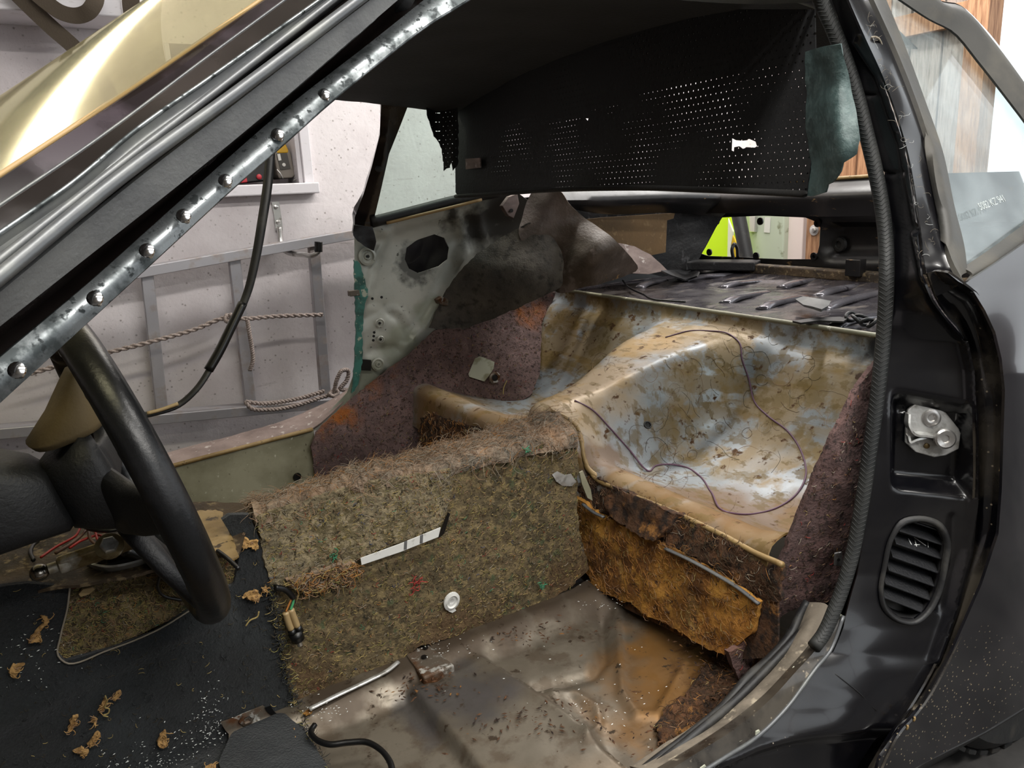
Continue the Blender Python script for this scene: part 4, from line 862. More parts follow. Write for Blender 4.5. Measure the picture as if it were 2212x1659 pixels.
def jrel(x, y):
    h = 0
    k = ss(1922, 1952, x)*ss(2104, 2084, x)*ss(835, 880, y-(x-1925)*.18)*ss(1062, 1030, y-(x-1930)*.12)
    h -= .032*k
    for ln, w, a in (([(1838, 200), (1905, 209)], 3, -.004), ([(1900, 376), (1962, 372)], 3, -.004), ([(1985, 510), (2003, 600), (2030, 655), (2085, 735), (2098, 800), (2103, 900), (2103, 1080), (2090, 1190), (2060, 1310), (2018, 1425)], 11, .010), ([(1850, 90), (1900, 165), (1950, 308), (1983, 480)], 9, .006), ([(2060, 1120), (2056, 1220), (2030, 1310)], 10, -.004)):
        d, _ = dseg(x, y, ln); h += a*math.exp(-(d/w)**2)
    # lower corner sweeps outwards into the sill
    h += .012*math.exp(-(dseg(x, y, [(1830, 1420), (1850, 1500), (1800, 1560)])[0]/70)**2)
    d_, s_ = dseg(x, y, [(1560, 1655), (1640, 1615), (1720, 1590), (1790, 1575), (1860, 1568)]); h -= .022*ss(0, 26, d_*s_)*ss(1560, 1620, y)
    return h
jm = panel('door_jamb', JL+[(1500, 1720), (1850, 1720)]+JR[::-1], yfun(YJ), M['black'], car, 7, relief=jrel, holes=[VI], thick=.003)
tag(jm, 'glossy black door jamb of the nearest pillar')
# lower edge of the jamb into the sill: dusty flange, rubber channel
SF = [[(1822, 1330, .628), (1792, 1408, .622), (1765, 1440, .618), (1700, 1528, .615), (1640, 1588, .612), (1560, 1640, .61), (1480, 1690, .61)],
      [(1800, 1350, .632), (1765, 1400, .63), (1720, 1450, .627), (1665, 1510, .624), (1600, 1565, .622), (1500, 1630, .62), (1420, 1680, .62)],
      [(1795, 1340, .655), (1752, 1388, .65), (1705, 1442, .645), (1650, 1500, .642), (1585, 1553, .64), (1480, 1622, .64), (1400, 1670, .64)],
      [(1790, 1310, .665), (1740, 1360, .668), (1690, 1420, .67), (1632, 1480, .67), (1560, 1540, .67), (1460, 1610, .67), (1380, 1660, .67)]]
sn = loft('door_sill', SF[:3], M['black_dirty'], car, n=50, sub=4, lin=True, thick=.003)
tag(sn, 'dusty black door sill flange below the nearest pillar')
loft('sill_channel', SF[2:]+[[(1742, 1300, .70), (1700, 1390, .70), (1655, 1430, .70), (1605, 1478, .70), (1540, 1535, .70), (1440, 1605, .70), (1360, 1655, .70)]], M['channel'], sn, n=40, sub=4, thick=.003, bump=.002)
tube('sill_edge', SF[0], .003, M['trimgrey'], sn, n=40)
# dusty patches: loose scale of old sealer on the flange
sg = random.Random(12)
for k in range(16):
    t = sg.random(); i = t*5.99; a = cr([V3(q) for q in SF[0]], 40)[int(t*39)]; b = cr([V3(q) for q in SF[2]], 40)[int(t*39)]
    c = a.lerp(b, sg.uniform(.1, .8)); w = sg.uniform(.004, .011)
    prism('sealer_flake', [c+Vector((w*math.cos(q*1.05)*sg.uniform(.6, 1), -.003, w*.7*math.sin(q*1.05)*sg.uniform(.6, 1)-.0)) for q in range(6)], (0, .004, 0), M['label'], sn)
# channel between the jamb ridge and the outer skin
OS = [(2048, 590), (2070, 608), (2099, 623), (2128, 670), (2150, 717), (2164, 775), (2171, 843), (2168, 934), (2164, 1059), (2157, 1153), (2121, 1262), (2099, 1312), (2056, 1410), (1991, 1526), (1936, 1590), (1890, 1690)]
def YS(px, py): return ip(py, [500, 620, 800, 1200, 1600], [.568, .56, .535, .53, .545])
a_ = [(x, y, Yr(y)-.004) for x, y in JR[5:]]; c_ = [(x, y, YS(x, y)) for x, y in OS]
n_ = 24
aa, cc = cr([V3(k) for k in a_], n_), cr([V3(k) for k in c_], n_)
ch = loft('door_edge_channel', [aa, [p.lerp(q, .3)+Vector((.012, .01, 0)) for p, q in zip(aa, cc)], [p.lerp(q, .7)+Vector((.012, .008, 0)) for p, q in zip(aa, cc)], cc], M['black_dirty'], jm, n=50, sub=5, thick=.003)
# quarter window rubber channel
J2 = [(1862, -30, .77), (1933, 127, .735), (1979, 247, .70), (2010, 347, .675), (2037, 474, .635), (2052, 578, .585), (2072, 614, .57)]
loft('window_channel', [[(x, y, Yr(y)-.003) for x, y in JR[:7]], [(1845, -30, .775), (1900, 102, .742), (1945, 205, .708), (1985, 330, .68), (2014, 488, .628), (2028, 584, .595), (2050, 628, .585)], J2], M['black'], jm, n=40, sub=4, thick=.003)
wpl = plane3((1.03, .565, .83), (1.6, .56, .83), (1.0, .775, 1.2))
GE = [(1906, -30), (1956, 112), (1994, 216), (2033, 328), (2060, 455), (2081, 540), (2087, 580), (2140, 540), (2212, 484), (2400, 350), (2400, 440), (2212, 228), (2126, 120), (2072, 58), (2018, 31), (1950, -10)]
gn = panel('quarter_glass', [(1900, -60), (1956, 112), (1994, 216), (2033, 328), (2060, 455), (2081, 540), (2086, 582), (2212, 490), (2345, 404), (2300, 340), (2212, 222), (2126, 114), (2072, 52), (2018, 25), (1950, -20)], plane3((1.03, .579, .83), (1.6, .574, .83), (1.0, .789, 1.2)), M['near_glass'], car, 30, thick=.004)
tag(gn, 'dusty side glass at the upper right with finger marks')
rb = loft('window_rubber', [[V3(q) for q in J2], [wpl(x-14, y) for x, y in ((1890, -30), (1945, 112), (1985, 216), (2022, 328), (2050, 455), (2070, 545), (2080, 600))], [wpl(x, y)+Vector((0, .004, 0)) for x, y in ((1898, -30), (1956, 112), (1994, 216), (2033, 328), (2060, 455), (2081, 540), (2087, 592))]], M['rubber'], car, n=40, sub=4, thick=.006, off=1)
loft('bottom_bead', [[wpl(x, y) for x, y in ((2080, 578), (2140, 537), (2212, 484), (2350, 385))], [wpl(x, y)+Vector((0, -.012, 0)) for x, y in ((2082, 594), (2145, 556), (2212, 507), (2350, 410))], [wpl(x, y)+Vector((0, -.004, 0)) for x, y in ((2084, 612), (2150, 572), (2212, 528), (2350, 435))]], M['rubber'], rb, n=24, sub=4, thick=.004)
loft('top_bead', [[wpl(x, y) for x, y in ((1925, -15), (2010, 42), (2062, 70), (2114, 132), (2198, 240), (2290, 360), (2342, 408))], [wpl(x, y)+Vector((0, -.014, 0)) for x, y in ((1960, -45), (2022, 15), (2076, 36), (2126, 93), (2212, 206), (2300, 330), (2352, 400))], [wpl(x, y) for x, y in ((1980, -60), (2028, 0), (2079, 15), (2126, 66), (2212, 185), (2300, 310), (2360, 395))]], M['rubber'], rb, n=30, sub=4, thick=.004)
loft('roof_quarter', [[wpl(x, y)+Vector((0, .004, 0)) for x, y in ((1980, -60), (2028, 0), (2079, 15), (2126, 66), (2212, 185), (2300, 310), (2380, 400))], [wpl(x, y)+Vector((0, .02, 0)) for x, y in ((2010, -60), (2050, -5), (2100, 12), (2143, 52), (2208, 135), (2300, 290), (2420, 400))], [wpl(x, y)+Vector((0, .06, 0)) for x, y in ((2020, -70), (2066, -8), (2118, 10), (2157, 36), (2206, 100), (2310, 260), (2450, 400))]], M['skin'], car, n=30, sub=4, thick=.003)
# outer skin of the rear wing
qs = panel('rear_wing', OS[:-1]+[(1900, 1640), (1880, 1720), (1950, 1720), (1976, 1659), (2056, 1616), (2128, 1580), (2212, 1529), (2320, 1455), (2430, 1400), (2440, 380), (2350, 432), (2212, 526), (2150, 570), (2085, 612)], yfun(lambda x, y: YS(x, y)-.03*ss(0, 200, dseg(x, y, [(2085, 612), (2350, 432)])[0])*ss(2040, 2220, x)*.6), M['skin'], car, 16, thick=.004)
tag(qs, 'dark outer skin of the rear wing, speckled with grit')
prism('rear_wing_skin', [Vector((x, .522, z)) for x, z in ((1.42, .975), (1.75, .96), (2.12, .93), (2.15, .6), (2.10, .3), (1.74, .25), (1.71, .42), (1.66, .52), (1.57, .56), (1.42, .56))], (0, .006, 0), M['skin'], qs)
prism('rear_wing_skin', [Vector((x, 2.255, z)) for x, z in ((.92, .3), (.88, .86), (1.1, .93), (2.12, .87), (2.15, .6), (2.10, .3), (1.74, .25), (1.71, .42), (1.62, .57), (1.36, .66), (1.1, .57), (1.01, .3))], (0, .006, 0), M['skin'], qs)
# dust line scratches on the wing edge
for x, y, l in ((2161, 1010, 8), (2163, 1026, 6), (2164, 1042, 12), (2165, 1070, 9), (2160, 1090, 16), (1975, 1548, 10), (1960, 1566, 10)):
    tube('paint_chip', [at(x, y, y=YS(x, y)-.002), at(x+1, y+l*.5, y=YS(x, y)-.003), at(x-2, y+l, y=YS(x, y)-.002)], .0016, M['tanmetal'], qs, seg=6, n=4)
box('underbody', (.85, 1.39, .135), (2.6, 1.55, .02), M['tail'], car)
box('wheel_well', (1.42, .772, .23), (.72, .02, .2), M['tail'], car)
# ---- rear tyre
tyc = Vector((1.36, .655, .32))
prof = [(.20, -.09), (.245, -.10), (.29, -.095), (.312, -.075), (.318, -.04), (.32, 0), (.318, .04), (.312, .075), (.29, .095), (.2, .09)]
ty = thing('rear_wheel', 'black tyre low in the wheel arch at the lower right corner', 'tyre', (1.36, .655, 0))
lathe('tyre', prof, tyc, (0, -1, 0), M['tyre'], ty, 64)
lathe('rim', [(.2, -.085), (.2, .05), (.17, .06), (.06, .03), (.05, .06), (.02, .062)], tyc, (0, -1, 0), M['steel'], ty, 40)
for k in range(48):
    a = k*2*math.pi/48; d = Vector((math.cos(a), 0, math.sin(a)))
    o = tyc+d*.3195; x = Vector((-d.z, 0, d.x))
    box('tread_block', o, (.026, .15, .008), M['tyre'], ty, Matrix((x, Vector((0, 1, 0)), d)).transposed(), .0015)
loft('wheel_arch_lip', [[(1900, 1720, .56), (1976, 1662, .552), (2056, 1619, .545), (2128, 1583, .54), (2212, 1532, .535), (2330, 1455, .53)], [(1905, 1735, .63), (1980, 1676, .63), (2060, 1630, .63), (2132, 1592, .63), (2212, 1541, .63), (2330, 1462, .63)]], M['rubber_dark'], qs, n=24, sub=3, thick=.004)
# ================================================================= trim left in the car
def offs(surf, h):
    def g(px, py):
        p = surf(px, py); a = surf(px+3, py)-p; b = surf(px, py+3)-p; n = a.cross(b).normalized()
        if n.dot(CAM-p) < 0: n = -n
        return p+n*h
    return g
R_ = random.Random(77)
W_G = [6, 3, 6, .35, .3, 2, 4, .2, .3, 2]
# felt on the side of the tunnel
TFP = [(575, 1245), (600, 1232), (766, 1186), (940, 1122), (962, 1015), (1080, 980), (1180, 955), (1240, 948), (1243, 1010), (1240, 1065), (1247, 1150), (1268, 1225), (1230, 1262), (1160, 1305), (1085, 1345), (1000, 1364), (900, 1392), (872, 1420), (850, 1440), (760, 1486), (690, 1505), (634, 1518), (612, 1440), (592, 1330)]
tfs = offs(tside, .008)
fg = thing('tunnel_side_felt', 'olive recycled felt mat covering the tunnel side, flecked with coloured fibres', 'felt mat', tside(900, 1400))
body = panel('mat', TFP, tfs, M['felt_green'], fg, 8, thick=.007, bump=.0028, bscale=42, jag=1.5, relief=lambda x, y: -.004*math.exp(-(dseg(x, y, [(1082, 1230), (1090, 1300), (1084, 1345)])[0]/4)**2)-.003*math.exp(-(dseg(x, y, [(1078, 1190), (1105, 1150)])[0]/4)**2)-.003*math.exp(-(dseg(x, y, [(1195, 960), (1175, 1010), (1165, 1020)])[0]/4)**2))
fibres('fibre', sample(body, 2400, R_), FIB, W_G, fg, seed=4, r=.0004, L=(.005, .014), lift=.0008, seg=5, curl=1.0)
UP_P = [(548, 1108), (600, 1090), (760, 1040), (964, 1006), (966, 1060), (945, 1130), (850, 1166), (768, 1196), (745, 1212), (660, 1245), (610, 1258), (578, 1250), (562, 1200), (555, 1140)]
fu = thing('tunnel_overlay_felt', 'greyer felt piece lapped over the front of the tunnel side felt', 'felt mat', tside(760, 1120))
body2 = panel('mat', UP_P, offs(tside, .016), M['felt_grey'], fu, 8, thick=.008, bump=.003, bscale=42, jag=2)
fibres('fibre', sample(body2, 900, R_), FIB, [6, 4, 4, .4, .4, 5, 3, .6, .4, 1], fu, seed=5, r=.0004, L=(.005, .013), lift=.0008, seg=5, curl=1.0)
fringe = panel('frayed_edge', [(610, 1238), (660, 1228), (720, 1208), (755, 1206), (765, 1225), (750, 1240), (715, 1248), (690, 1258), (650, 1268), (625, 1260)], offs(tside, .022), M['fluff'], fu, 6, thick=.006, bump=.006, bscale=60, jag=3)
fibres('fringe_fibre', sample(fringe, 420, R_), FIB, [5, 8, 2, 0, 0, 2, 1, 0, 5, 3], fu, L=(.01, .025), lift=.006, seed=6)
ws = thing('white_strip', 'bare white painted strip with two dark bars showing between the tunnel felts', 'strip', tside(850, 1170))
panel('strip', [(766, 1193), (850, 1163), (937, 1128), (932, 1148), (850, 1180), (768, 1207)], offs(tside, .0245), M['white'], ws, 10, thick=.002)
for x in (862, 896):
    tp_ = 1193-.38*(x-766); panel('bar', [(x-3, tp_+1), (x+3, tp_-1), (x+2, tp_+17), (x-4, tp_+18)], offs(tside, .0253), M['matte'], ws, 8, thick=.001)
panel('end_tab', [(940, 1126), (952, 1095), (956, 1098), (944, 1140), (932, 1150)], offs(tside, .026), M['capblack'], ws, 8, thick=.002)
# grommet and bare patches on the felt
gr = thing('white_grommet', 'white paint-daubed grommet low on the tunnel side felt', 'grommet', tside(970, 1292))
gn_ = (TR-TF).cross(TT-TF).normalized(); gn_ = gn_ if gn_.dot(CAM-TF) > 0 else -gn_
lathe('ring', [(.016, 0), (.016, .003), (.011, .005), (.009, .002), (.005, .0025), (.003, .001)], offs(tside, .011)(968, 1292), gn_, M['white'], gr, 18, squash=1.15)
panel('dribble', [(958, 1300), (970, 1298), (978, 1312), (970, 1317), (962, 1314)], offs(tside, .0125), M['white'], gr, 6, thick=.002)
bp_ = thing('bare_metal_patch', 'bare silver patch torn in the felt by the seat corner', 'patch', tside(1212, 1028))
panel('patch', [(1186, 1022), (1196, 1014), (1212, 1022), (1226, 1020), (1236, 1036), (1228, 1046), (1208, 1046), (1194, 1036)], offs(tside, .012), M['silver'], bp_, 6, thick=.002, bump=.003, bscale=90)
panel('metal_tab', [(1238, 1014), (1245, 1010), (1262, 1050), (1266, 1074), (1255, 1068), (1243, 1038)], offs(tside, .02), M['sillpaint'], bp_, 8, thick=.003)
rt = thing('red_thread_tuft', 'red thread tuft on the tunnel side felt', 'thread', tside(890, 1255))
fibres('thread', [(offs(tside, .013)(890+R_.uniform(-8, 8), 1255+R_.uniform(-14, 14)), gn_) for _ in range(14)], [FIB[4]], [1], rt, L=(.012, .02), r=.0009, lift=.004, seed=9)
for (x, y, c, nm, lb) in ((712, 1190, 3, 'green_thread_tuft', 'green thread tuft on the felt left of the white strip'), (1158, 1257, 3, 'green_thread_tuft', 'green thread tuft low on the felt near the seat riser'), (1126, 968, 3, 'teal_thread_tuft', 'teal thread tuft at the top edge of the tunnel felt')):
    tag(fibres(nm, [(offs(tside, .016)(x+R_.uniform(-5, 5), y+R_.uniform(-5, 5)), gn_) for _ in range(9)], [FIB[c]], [1], None, L=(.008, .014), r=.0009, lift=.004, seed=int(x)), lb, 'thread')
# matted fluff over the top of the tunnel
rn2 = cr([tside(x, y) for x, y in top_px[2:]], 34); rr2 = cr([at(x, y+4, y=1.325) for x, y in ridge_px[2:]], 34)
ft = thing('tunnel_top_fluff', 'matted tan fluff left by the torn carpet along the tunnel top', 'felt mat', (.5, 1.33, .55))
fl = loft('mat', [[p+gn_*.012-Vector((0, 0, .012)) for p in rn2], [p+gn_*.012 for p in rn2], [p.lerp(q, .4)+Vector((0, -.004, .008)) for p, q in zip(rn2, rr2)], [p.lerp(q, .75)+Vector((0, 0, .004)) for p, q in zip(rn2, rr2)], rr2, [Vector((q.x, 1.385, q.z-.03)) for q in rr2], [Vector((q.x, 1.44, q.z-.10)) for q in rr2]], M['fluff'], ft, n=150, sub=12, thick=.006, bump=.010, bscale=38)
fibres('fibre', sample(fl, 6500, R_), [M['fluff'], FIB[1], FIB[5], FIB[9], FIB[8]], [6, 4, 3, .6, .6], ft, L=(.015, .042), r=.00038, lift=.004, seed=12, seg=6, curl=.5)
# amber felt on the riser, rotten foam on the lip
af = thing('riser_felt', 'amber stained felt hanging on the front of the rear seat base', 'felt mat', rsurf(1450, 1350))
ab = panel('mat', [(1240, 1060), (1262, 1078), (1300, 1108), (1360, 1135), (1420, 1160), (1480, 1190), (1530, 1220), (1600, 1262), (1652, 1296), (1640, 1360), (1608, 1388), (1578, 1410), (1540, 1396), (1500, 1372), (1450, 1345), (1395, 1322), (1375, 1300), (1330, 1285), (1292, 1262), (1268, 1225), (1248, 1150)], offs(rsurf, .012), M['amber'], af, 8, thick=.009, bump=.006, bscale=22, jag=2)
fibres('fibre', sample(ab, 900, R_), FIB, [1, 3, 1, 0, 0, 0, .3, 0, 8, 5], af, L=(.01, .03), r=.00035, lift=.003, seed=14)
lipP = [(1246, 985), (1262, 1008), (1290, 1030), (1330, 1050), (1400, 1080), (1480, 1114), (1560, 1152), (1640, 1192), (1700, 1222), (1690, 1300), (1660, 1298), (1600, 1260), (1530, 1216), (1460, 1180), (1420, 1158), (1360, 1132), (1300, 1106), (1262, 1076), (1248, 1040)]
rf = thing('lip_foam', 'rotten dark brown foam crust along the rear seat base lip', 'foam', rsurf(1450, 1150))
rfb = panel('crust', lipP, offs(plane3(Vector((.865, 1.1, .43)), Vector((.865, .7, .43)), Vector((.845, .9, .36))), .006), M['rotfoam'], rf, 8, thick=.01, bump=.009, bscale=30, jag=2)
fibres('fibre', sample(rfb, 700, R_), FIB, [0, 1, 6, 0, 0, 1, 0, 0, .5, 10], rf, L=(.008, .025), r=.0004, lift=.004, seed=15)
panel('foam_lump', [(1322, 1075), (1360, 1062), (1420, 1085), (1470, 1112), (1466, 1140), (1430, 1172), (1400, 1160), (1350, 1130), (1325, 1105)], offs(plane3(Vector((.865, 1.1, .43)), Vector((.865, .7, .43)), Vector((.84, .9, .36))), .02), M['rotfoam'], rf, 7, thick=.012, bump=.008, bscale=40, jag=2)
tube('grey_edging', [offs(rsurf, .016)(x, y) for x, y in ((1452, 1182), (1500, 1204), (1560, 1236), (1610, 1266), (1655, 1300))], .004, M['matte'], rf, flat=.6)
tube('grey_edging', [offs(rsurf, .02)(x, y) for x, y in ((1276, 1086), (1300, 1104), (1322, 1114))], .004, M['matte'], rf, flat=.6)
# far seat lip foam
fo2 = thing('far_lip_foam', 'torn brown foam lump on the lip of the farther seat base', 'foam', Vector((.86, 1.9, .4)))
fo2.name = 'seat_lip_foam'; WORLD['seat_lip_foam'] = WORLD['far_lip_foam']
fob = panel('crust', [(905, 930), (912, 905), (935, 890), (965, 905), (1000, 915), (1045, 925), (1000, 960), (930, 985), (912, 965)], offs(plane3(Vector((.862, 1.6, .42)), Vector((.862, 2.1, .42)), Vector((.83, 1.8, .3))), .004), M['rotfoam'], fo2, 7, thick=.01, bump=.009, bscale=34, jag=2)
fibres('fibre', sample(fob, 350, R_), FIB, [1, 4, 4, 0, 0, 1, 0, 0, 6, 8], fo2, L=(.008, .025), r=.0006, lift=.004, seed=16)
# side wall felts
FPF = [(672, 965), (684, 935), (700, 915), (760, 862), (820, 812), (880, 770), (940, 713), (1000, 708), (1060, 686), (1120, 660), (1180, 627), (1200, 632), (1196, 650), (1172, 690), (1168, 760), (1165, 810), (1150, 850), (1110, 880), (1060, 893), (1000, 900), (960, 930), (930, 985), (860, 1030), (760, 1060), (688, 1060), (678, 1010)]
def FYF(x, y): return 2.095-.24*ss(940, 1165, x)*ss(640, 880, y)-.02*ss(800, 960, y)
pf = thing('side_wall_felt', 'purple-brown felt with a paper square on the opposite inner side wall', 'felt mat', Vector((.8, 2.1, .3)))
pfb = panel('mat', FPF, yfun(FYF), M['felt_purple'], pf, 9, thick=.008, bump=.003, bscale=30, jag=1.2)
fibres('fibre', sample(pfb, 1500, R_), FIB, [1.5, 2, 6, 0, 1, 4, 0, .2, .5, 5], pf, L=(.006, .016), r=.0005, lift=.002, seed=17)
pq = thing('paper_square', 'pale torn paper square stuck to the purple-brown felt', 'paper', at(1040, 795, y=2.07))
panel('sheet', [(1026, 774), (1036, 770), (1048, 773), (1068, 782), (1066, 796), (1056, 812), (1046, 824), (1014, 814), (1012, 808)], yfun(lambda x, y: FYF(x, y)-.008), M['label'], pq, 8, thick=.0015)
gg = thing('side_grommet', 'dark metal grommet beside the pale paper square', 'grommet', at(1067, 815, y=2.06)); gg.name = 'metal_grommet'; WORLD['metal_grommet'] = WORLD['side_grommet']
lathe('ring', [(.019, 0), (.019, .004), (.014, .007), (.010, .006), (.009, .001)], at(1068, 816, y=FYF(1068, 816)-.01), (0, -1, .1), M['rust'], gg, 18)
lathe('hole', [(.009, 0), (.009, .002)], at(1068, 816, y=FYF(1068, 816)-.015), (0, -1, .1), M['capblack'], gg, 12)
sw = thing('straw_sliver', 'thin straw-coloured sliver stuck on the purple-brown felt', 'fibre', at(1090, 840, y=2.05))
tube('sliver', [(x, y, FYF(x, y)-.012) for x, y in ((1095, 822), (1088, 838), (1087, 852))], .0016, FIB[0], sw, seg=5)
NF = [(1905, 770), (1882, 800), (1850, 845), (1828, 890), (1790, 965), (1742, 1075), (1705, 1165), (1680, 1228), (1655, 1290), (1640, 1360), (1600, 1398), (1572, 1408), (1585, 1440), (1600, 1476), (1606, 1474), (1632, 1420), (1660, 1370), (1690, 1330), (1735, 1308), (1790, 1300), (1830, 1240), (1870, 1100), (1905, 950), (1930, 850)]
nf = thing('side_wall_felt', 'reddish-brown felt on the inner side wall just behind the nearest pillar', 'felt mat', Vector((.95, .7, .4)))
nfb = panel('mat', NF, yfun(lambda x, y: ip((x-1640)*.9+(1300-y)*.25, [-60, 40, 230], [.76, .735, .68])), M['felt_near'], nf, 8, thick=.009, bump=.003, bscale=30, jag=1.2)
fibres('fibre', sample(nfb, 400, R_), FIB, [.4, 1, 5, 0, 1, 2, 0, 0, .2, 6], nf, L=(.005, .013), r=.0004, lift=.0015, seed=18)
cl = thing('body_clip', 'small grey metal clip sticking out by the door seal', 'clip', at(1808, 1208, y=.66))
prism('plate', [at(x, y, y=.665) for x, y in ((1802, 1196), (1818, 1193), (1822, 1225), (1801, 1222))], (.004, .003, 0), M['steel'], cl, bev=.001)
lathe('hole', [(.0025, 0), (.0025, .001)], at(1811, 1209, y=.664), (-.5, -.85, 0), M['capblack'], cl, 10)
# wheel arch covers on the opposite side
wa = thing('wheel_arch_felt', 'sooty grey felt over the front of the opposite wheel arch', 'felt mat', Vector((1.05, 2.05, .65)))
wab = panel('mat', [(929, 708), (938, 685), (960, 632), (990, 590), (1030, 548), (1090, 508), (1145, 480), (1200, 500), (1260, 560), (1240, 612), (1190, 632), (1120, 665), (1060, 690), (1000, 711), (960, 714)], yfun(lambda x, y: 2.11-.15*ss(930, 1200, x)-.05*math.sin(math.pi*ss(480, 720, y))*ss(930, 1050, x)), M['archfelt'], wa, 9, thick=.008, bump=.004, bscale=22, jag=1)
lv = thing('leatherette_cover', 'dusty brown leatherette flap draped over the opposite wheel arch', 'trim', Vector((1.4, 1.95, .75)))
panel('sheet', [(1128, 470), (1140, 430), (1150, 414), (1180, 410), (1212, 415), (1228, 438), (1262, 470), (1310, 500), (1345, 535), (1368, 562), (1378, 578), (1350, 594), (1300, 612), (1250, 624), (1205, 632), (1180, 600), (1145, 545), (1120, 505)], yfun(lambda x, y: 2.02-.14*ss(1120, 1300, x)-.04*math.sin(math.pi*ss(420, 640, y))+.03*math.sin((x+y)/38)*ss(1100, 1200, x)), M['vinyl'], lv, 9, thick=.006, bump=.006, bscale=12, smooth=True)
lv2 = thing('leatherette_cover', 'smaller grey leatherette scrap behind the large brown flap', 'trim', Vector((1.65, 2.0, .72)))
panel('sheet', [(1335, 525), (1370, 532), (1405, 550), (1432, 574), (1442, 584), (1400, 592), (1360, 590)], yfun(lambda x, y: 2.02-.06*ss(520, 590, y)), M['silltop'], lv2, 9, thick=.005, bump=.005, bscale=14)
hb = thing('hardboard_panel', 'tan hardboard panel on the side wall of the luggage space', 'board', Vector((1.7, 2.1, .78)))
panel('sheet', [(1262, 474), (1300, 470), (1440, 461), (1458, 460), (1455, 472), (1441, 476), (1440, 500), (1438, 545), (1385, 556), (1340, 540), (1300, 500)], yplane(2.11), M['board'], hb, 12, thick=.005)
# tape on the opposite pillar
tpe = thing('cloth_tape', 'black cloth tape flap peeling from the foot of the opposite pillar', 'tape', at(788, 510, y=2.1))
panel('sheet', [(764, 486), (803, 490), (812, 522), (808, 542), (790, 533), (772, 520), (764, 508)], yfun(lambda x, y: 2.085), M['plastic'], tpe, 6, thick=.002, bump=.012, bscale=24)
# ---- hanging perforated headlining
def fsurf(px, py):
    w = .012*math.sin(px/95)+.006*math.sin(px/41+py/70)
    return at(px, py, x=1.0+w*ss(100, 400, py)+.02*ss(1760, 1860, px))
FLP = [(950, 190), (1000, 120), (1200, 60), (1500, 20), (1760, 20), (1762, 130), (1758, 250), (1752, 350), (1742, 421), (1660, 418), (1500, 412), (1400, 409), (1300, 410), (1240, 412), (1180, 414), (1100, 420), (1030, 425), (992, 427), (984, 416), (983, 330), (983, 240)]
TEAR = [(1580, 298), (1590, 303), (1602, 304), (1612, 303), (1618, 300), (1632, 306), (1635, 316), (1630, 319), (1612, 318), (1604, 322), (1596, 316), (1586, 318), (1585, 328), (1579, 325)]
hl = thing('headlining_flap', 'perforated black headlining hanging down in front of the rear window', 'fabric', Vector((1.0, 1.39, .98)))
panel('sheet', FLP, fsurf, M['perf'], hl, 12, thick=.002, holes=[TEAR, [(1264, 256), (1271, 256), (1269, 262)]])
tube('hem', [fsurf(x, y)+Vector((-.004, 0, 0)) for x, y in ((988, 424), (1100, 417), (1180, 411), (1300, 407), (1400, 406), (1500, 409), (1660, 415), (1742, 419))], .0075, M['lining'], hl, flat=.7)
def esurf(px, py):
    t = ss(1735, 1860, px)
    return at(px, py, x=1.0-.005-.055*math.sin(t*2.4)+.014*math.sin((py-100)/45)*t)
panel('turned_end', [(1738, 112), (1780, 100), (1815, 96), (1838, 180), (1850, 240), (1858, 300), (1852, 332), (1822, 352), (1815, 372), (1796, 395), (1782, 400), (1778, 416), (1755, 424), (1735, 421), (1742, 350), (1742, 230)], esurf, M['vinylgreen'], hl, 9, thick=.003, bump=.005, bscale=16)
prism('clip_slot', [at(x, y, x=.972) for x, y in ((1005, 343), (1036, 341), (1037, 362), (1006, 366))], (.004, 0, 0), M['silltop'], hl)
frg = thing('headlining_scrap', 'torn perforated headlining scrap hanging against the side glass', 'fabric', Vector((.96, 1.95, 1.1)))
panel('sheet', [(920, 222), (950, 215), (990, 215), (990, 355), (978, 368), (975, 352), (970, 362), (958, 368), (955, 330), (948, 310), (936, 288), (928, 262), (922, 240)], yfun(lambda x, y: 1.93-.02*math.sin(x/14)), M['perf'], frg, 7, thick=.002, jag=1.5)
# ---- steering wheel
Tt, Bb = at(133, 702, y=1.0), at(432, 1288, y=1.0)
wc = (Tt+Bb)/2; wu = (Tt-Bb).normalized(); wR = (Tt-Bb).length/2
n0 = Vector((wu.z, 0, -wu.x)); tl = math.radians(-6.0)
wy = (n0*math.sin(tl)+Vector((0, 1, 0))*math.cos(tl)).normalized(); wn = wy.cross(wu).normalized()
if wn.x < 0: wn = -wn
sw_ = thing('steering_wheel', 'black leather-rimmed steering wheel seen almost edge-on', 'steering wheel', wc)
ring = []; NS, NR = 120, 14; v, f = [], []
for i in range(NS):
    a = 2*math.pi*i/NS; d = wu*math.sin(a)+wy*math.cos(a)
    for k in range(NR):
        b = 2*math.pi*k/NR; rr_ = .0185
        if math.cos(b) < -.2: rr_ -= .0035*(.5+.5*math.sin(a*34))*(abs(math.sin(a*2)) > .25)
        v.append(wc+d*(wR+rr_*math.cos(b))+wn*(rr_*1.1*math.sin(b)))
f = [(i*NR+k, i*NR+(k+1) % NR, ((i+1) % NS)*NR+(k+1) % NR, ((i+1) % NS)*NR+k) for i in range(NS) for k in range(NR)]
mesh('rim', v, f, M['leather'], sw_)
def sect(c, X, Y, hx_, hy_, n=24, p=3.2):
    out = []
    for i in range(n):
        a = 2*math.pi*i/n; ca, sa = math.cos(a), math.sin(a)
        out.append(c+X*(hx_*math.copysign(abs(ca)**(2/p), ca))+Y*(hy_*math.copysign(abs(sa)**(2/p), sa)))
    return out
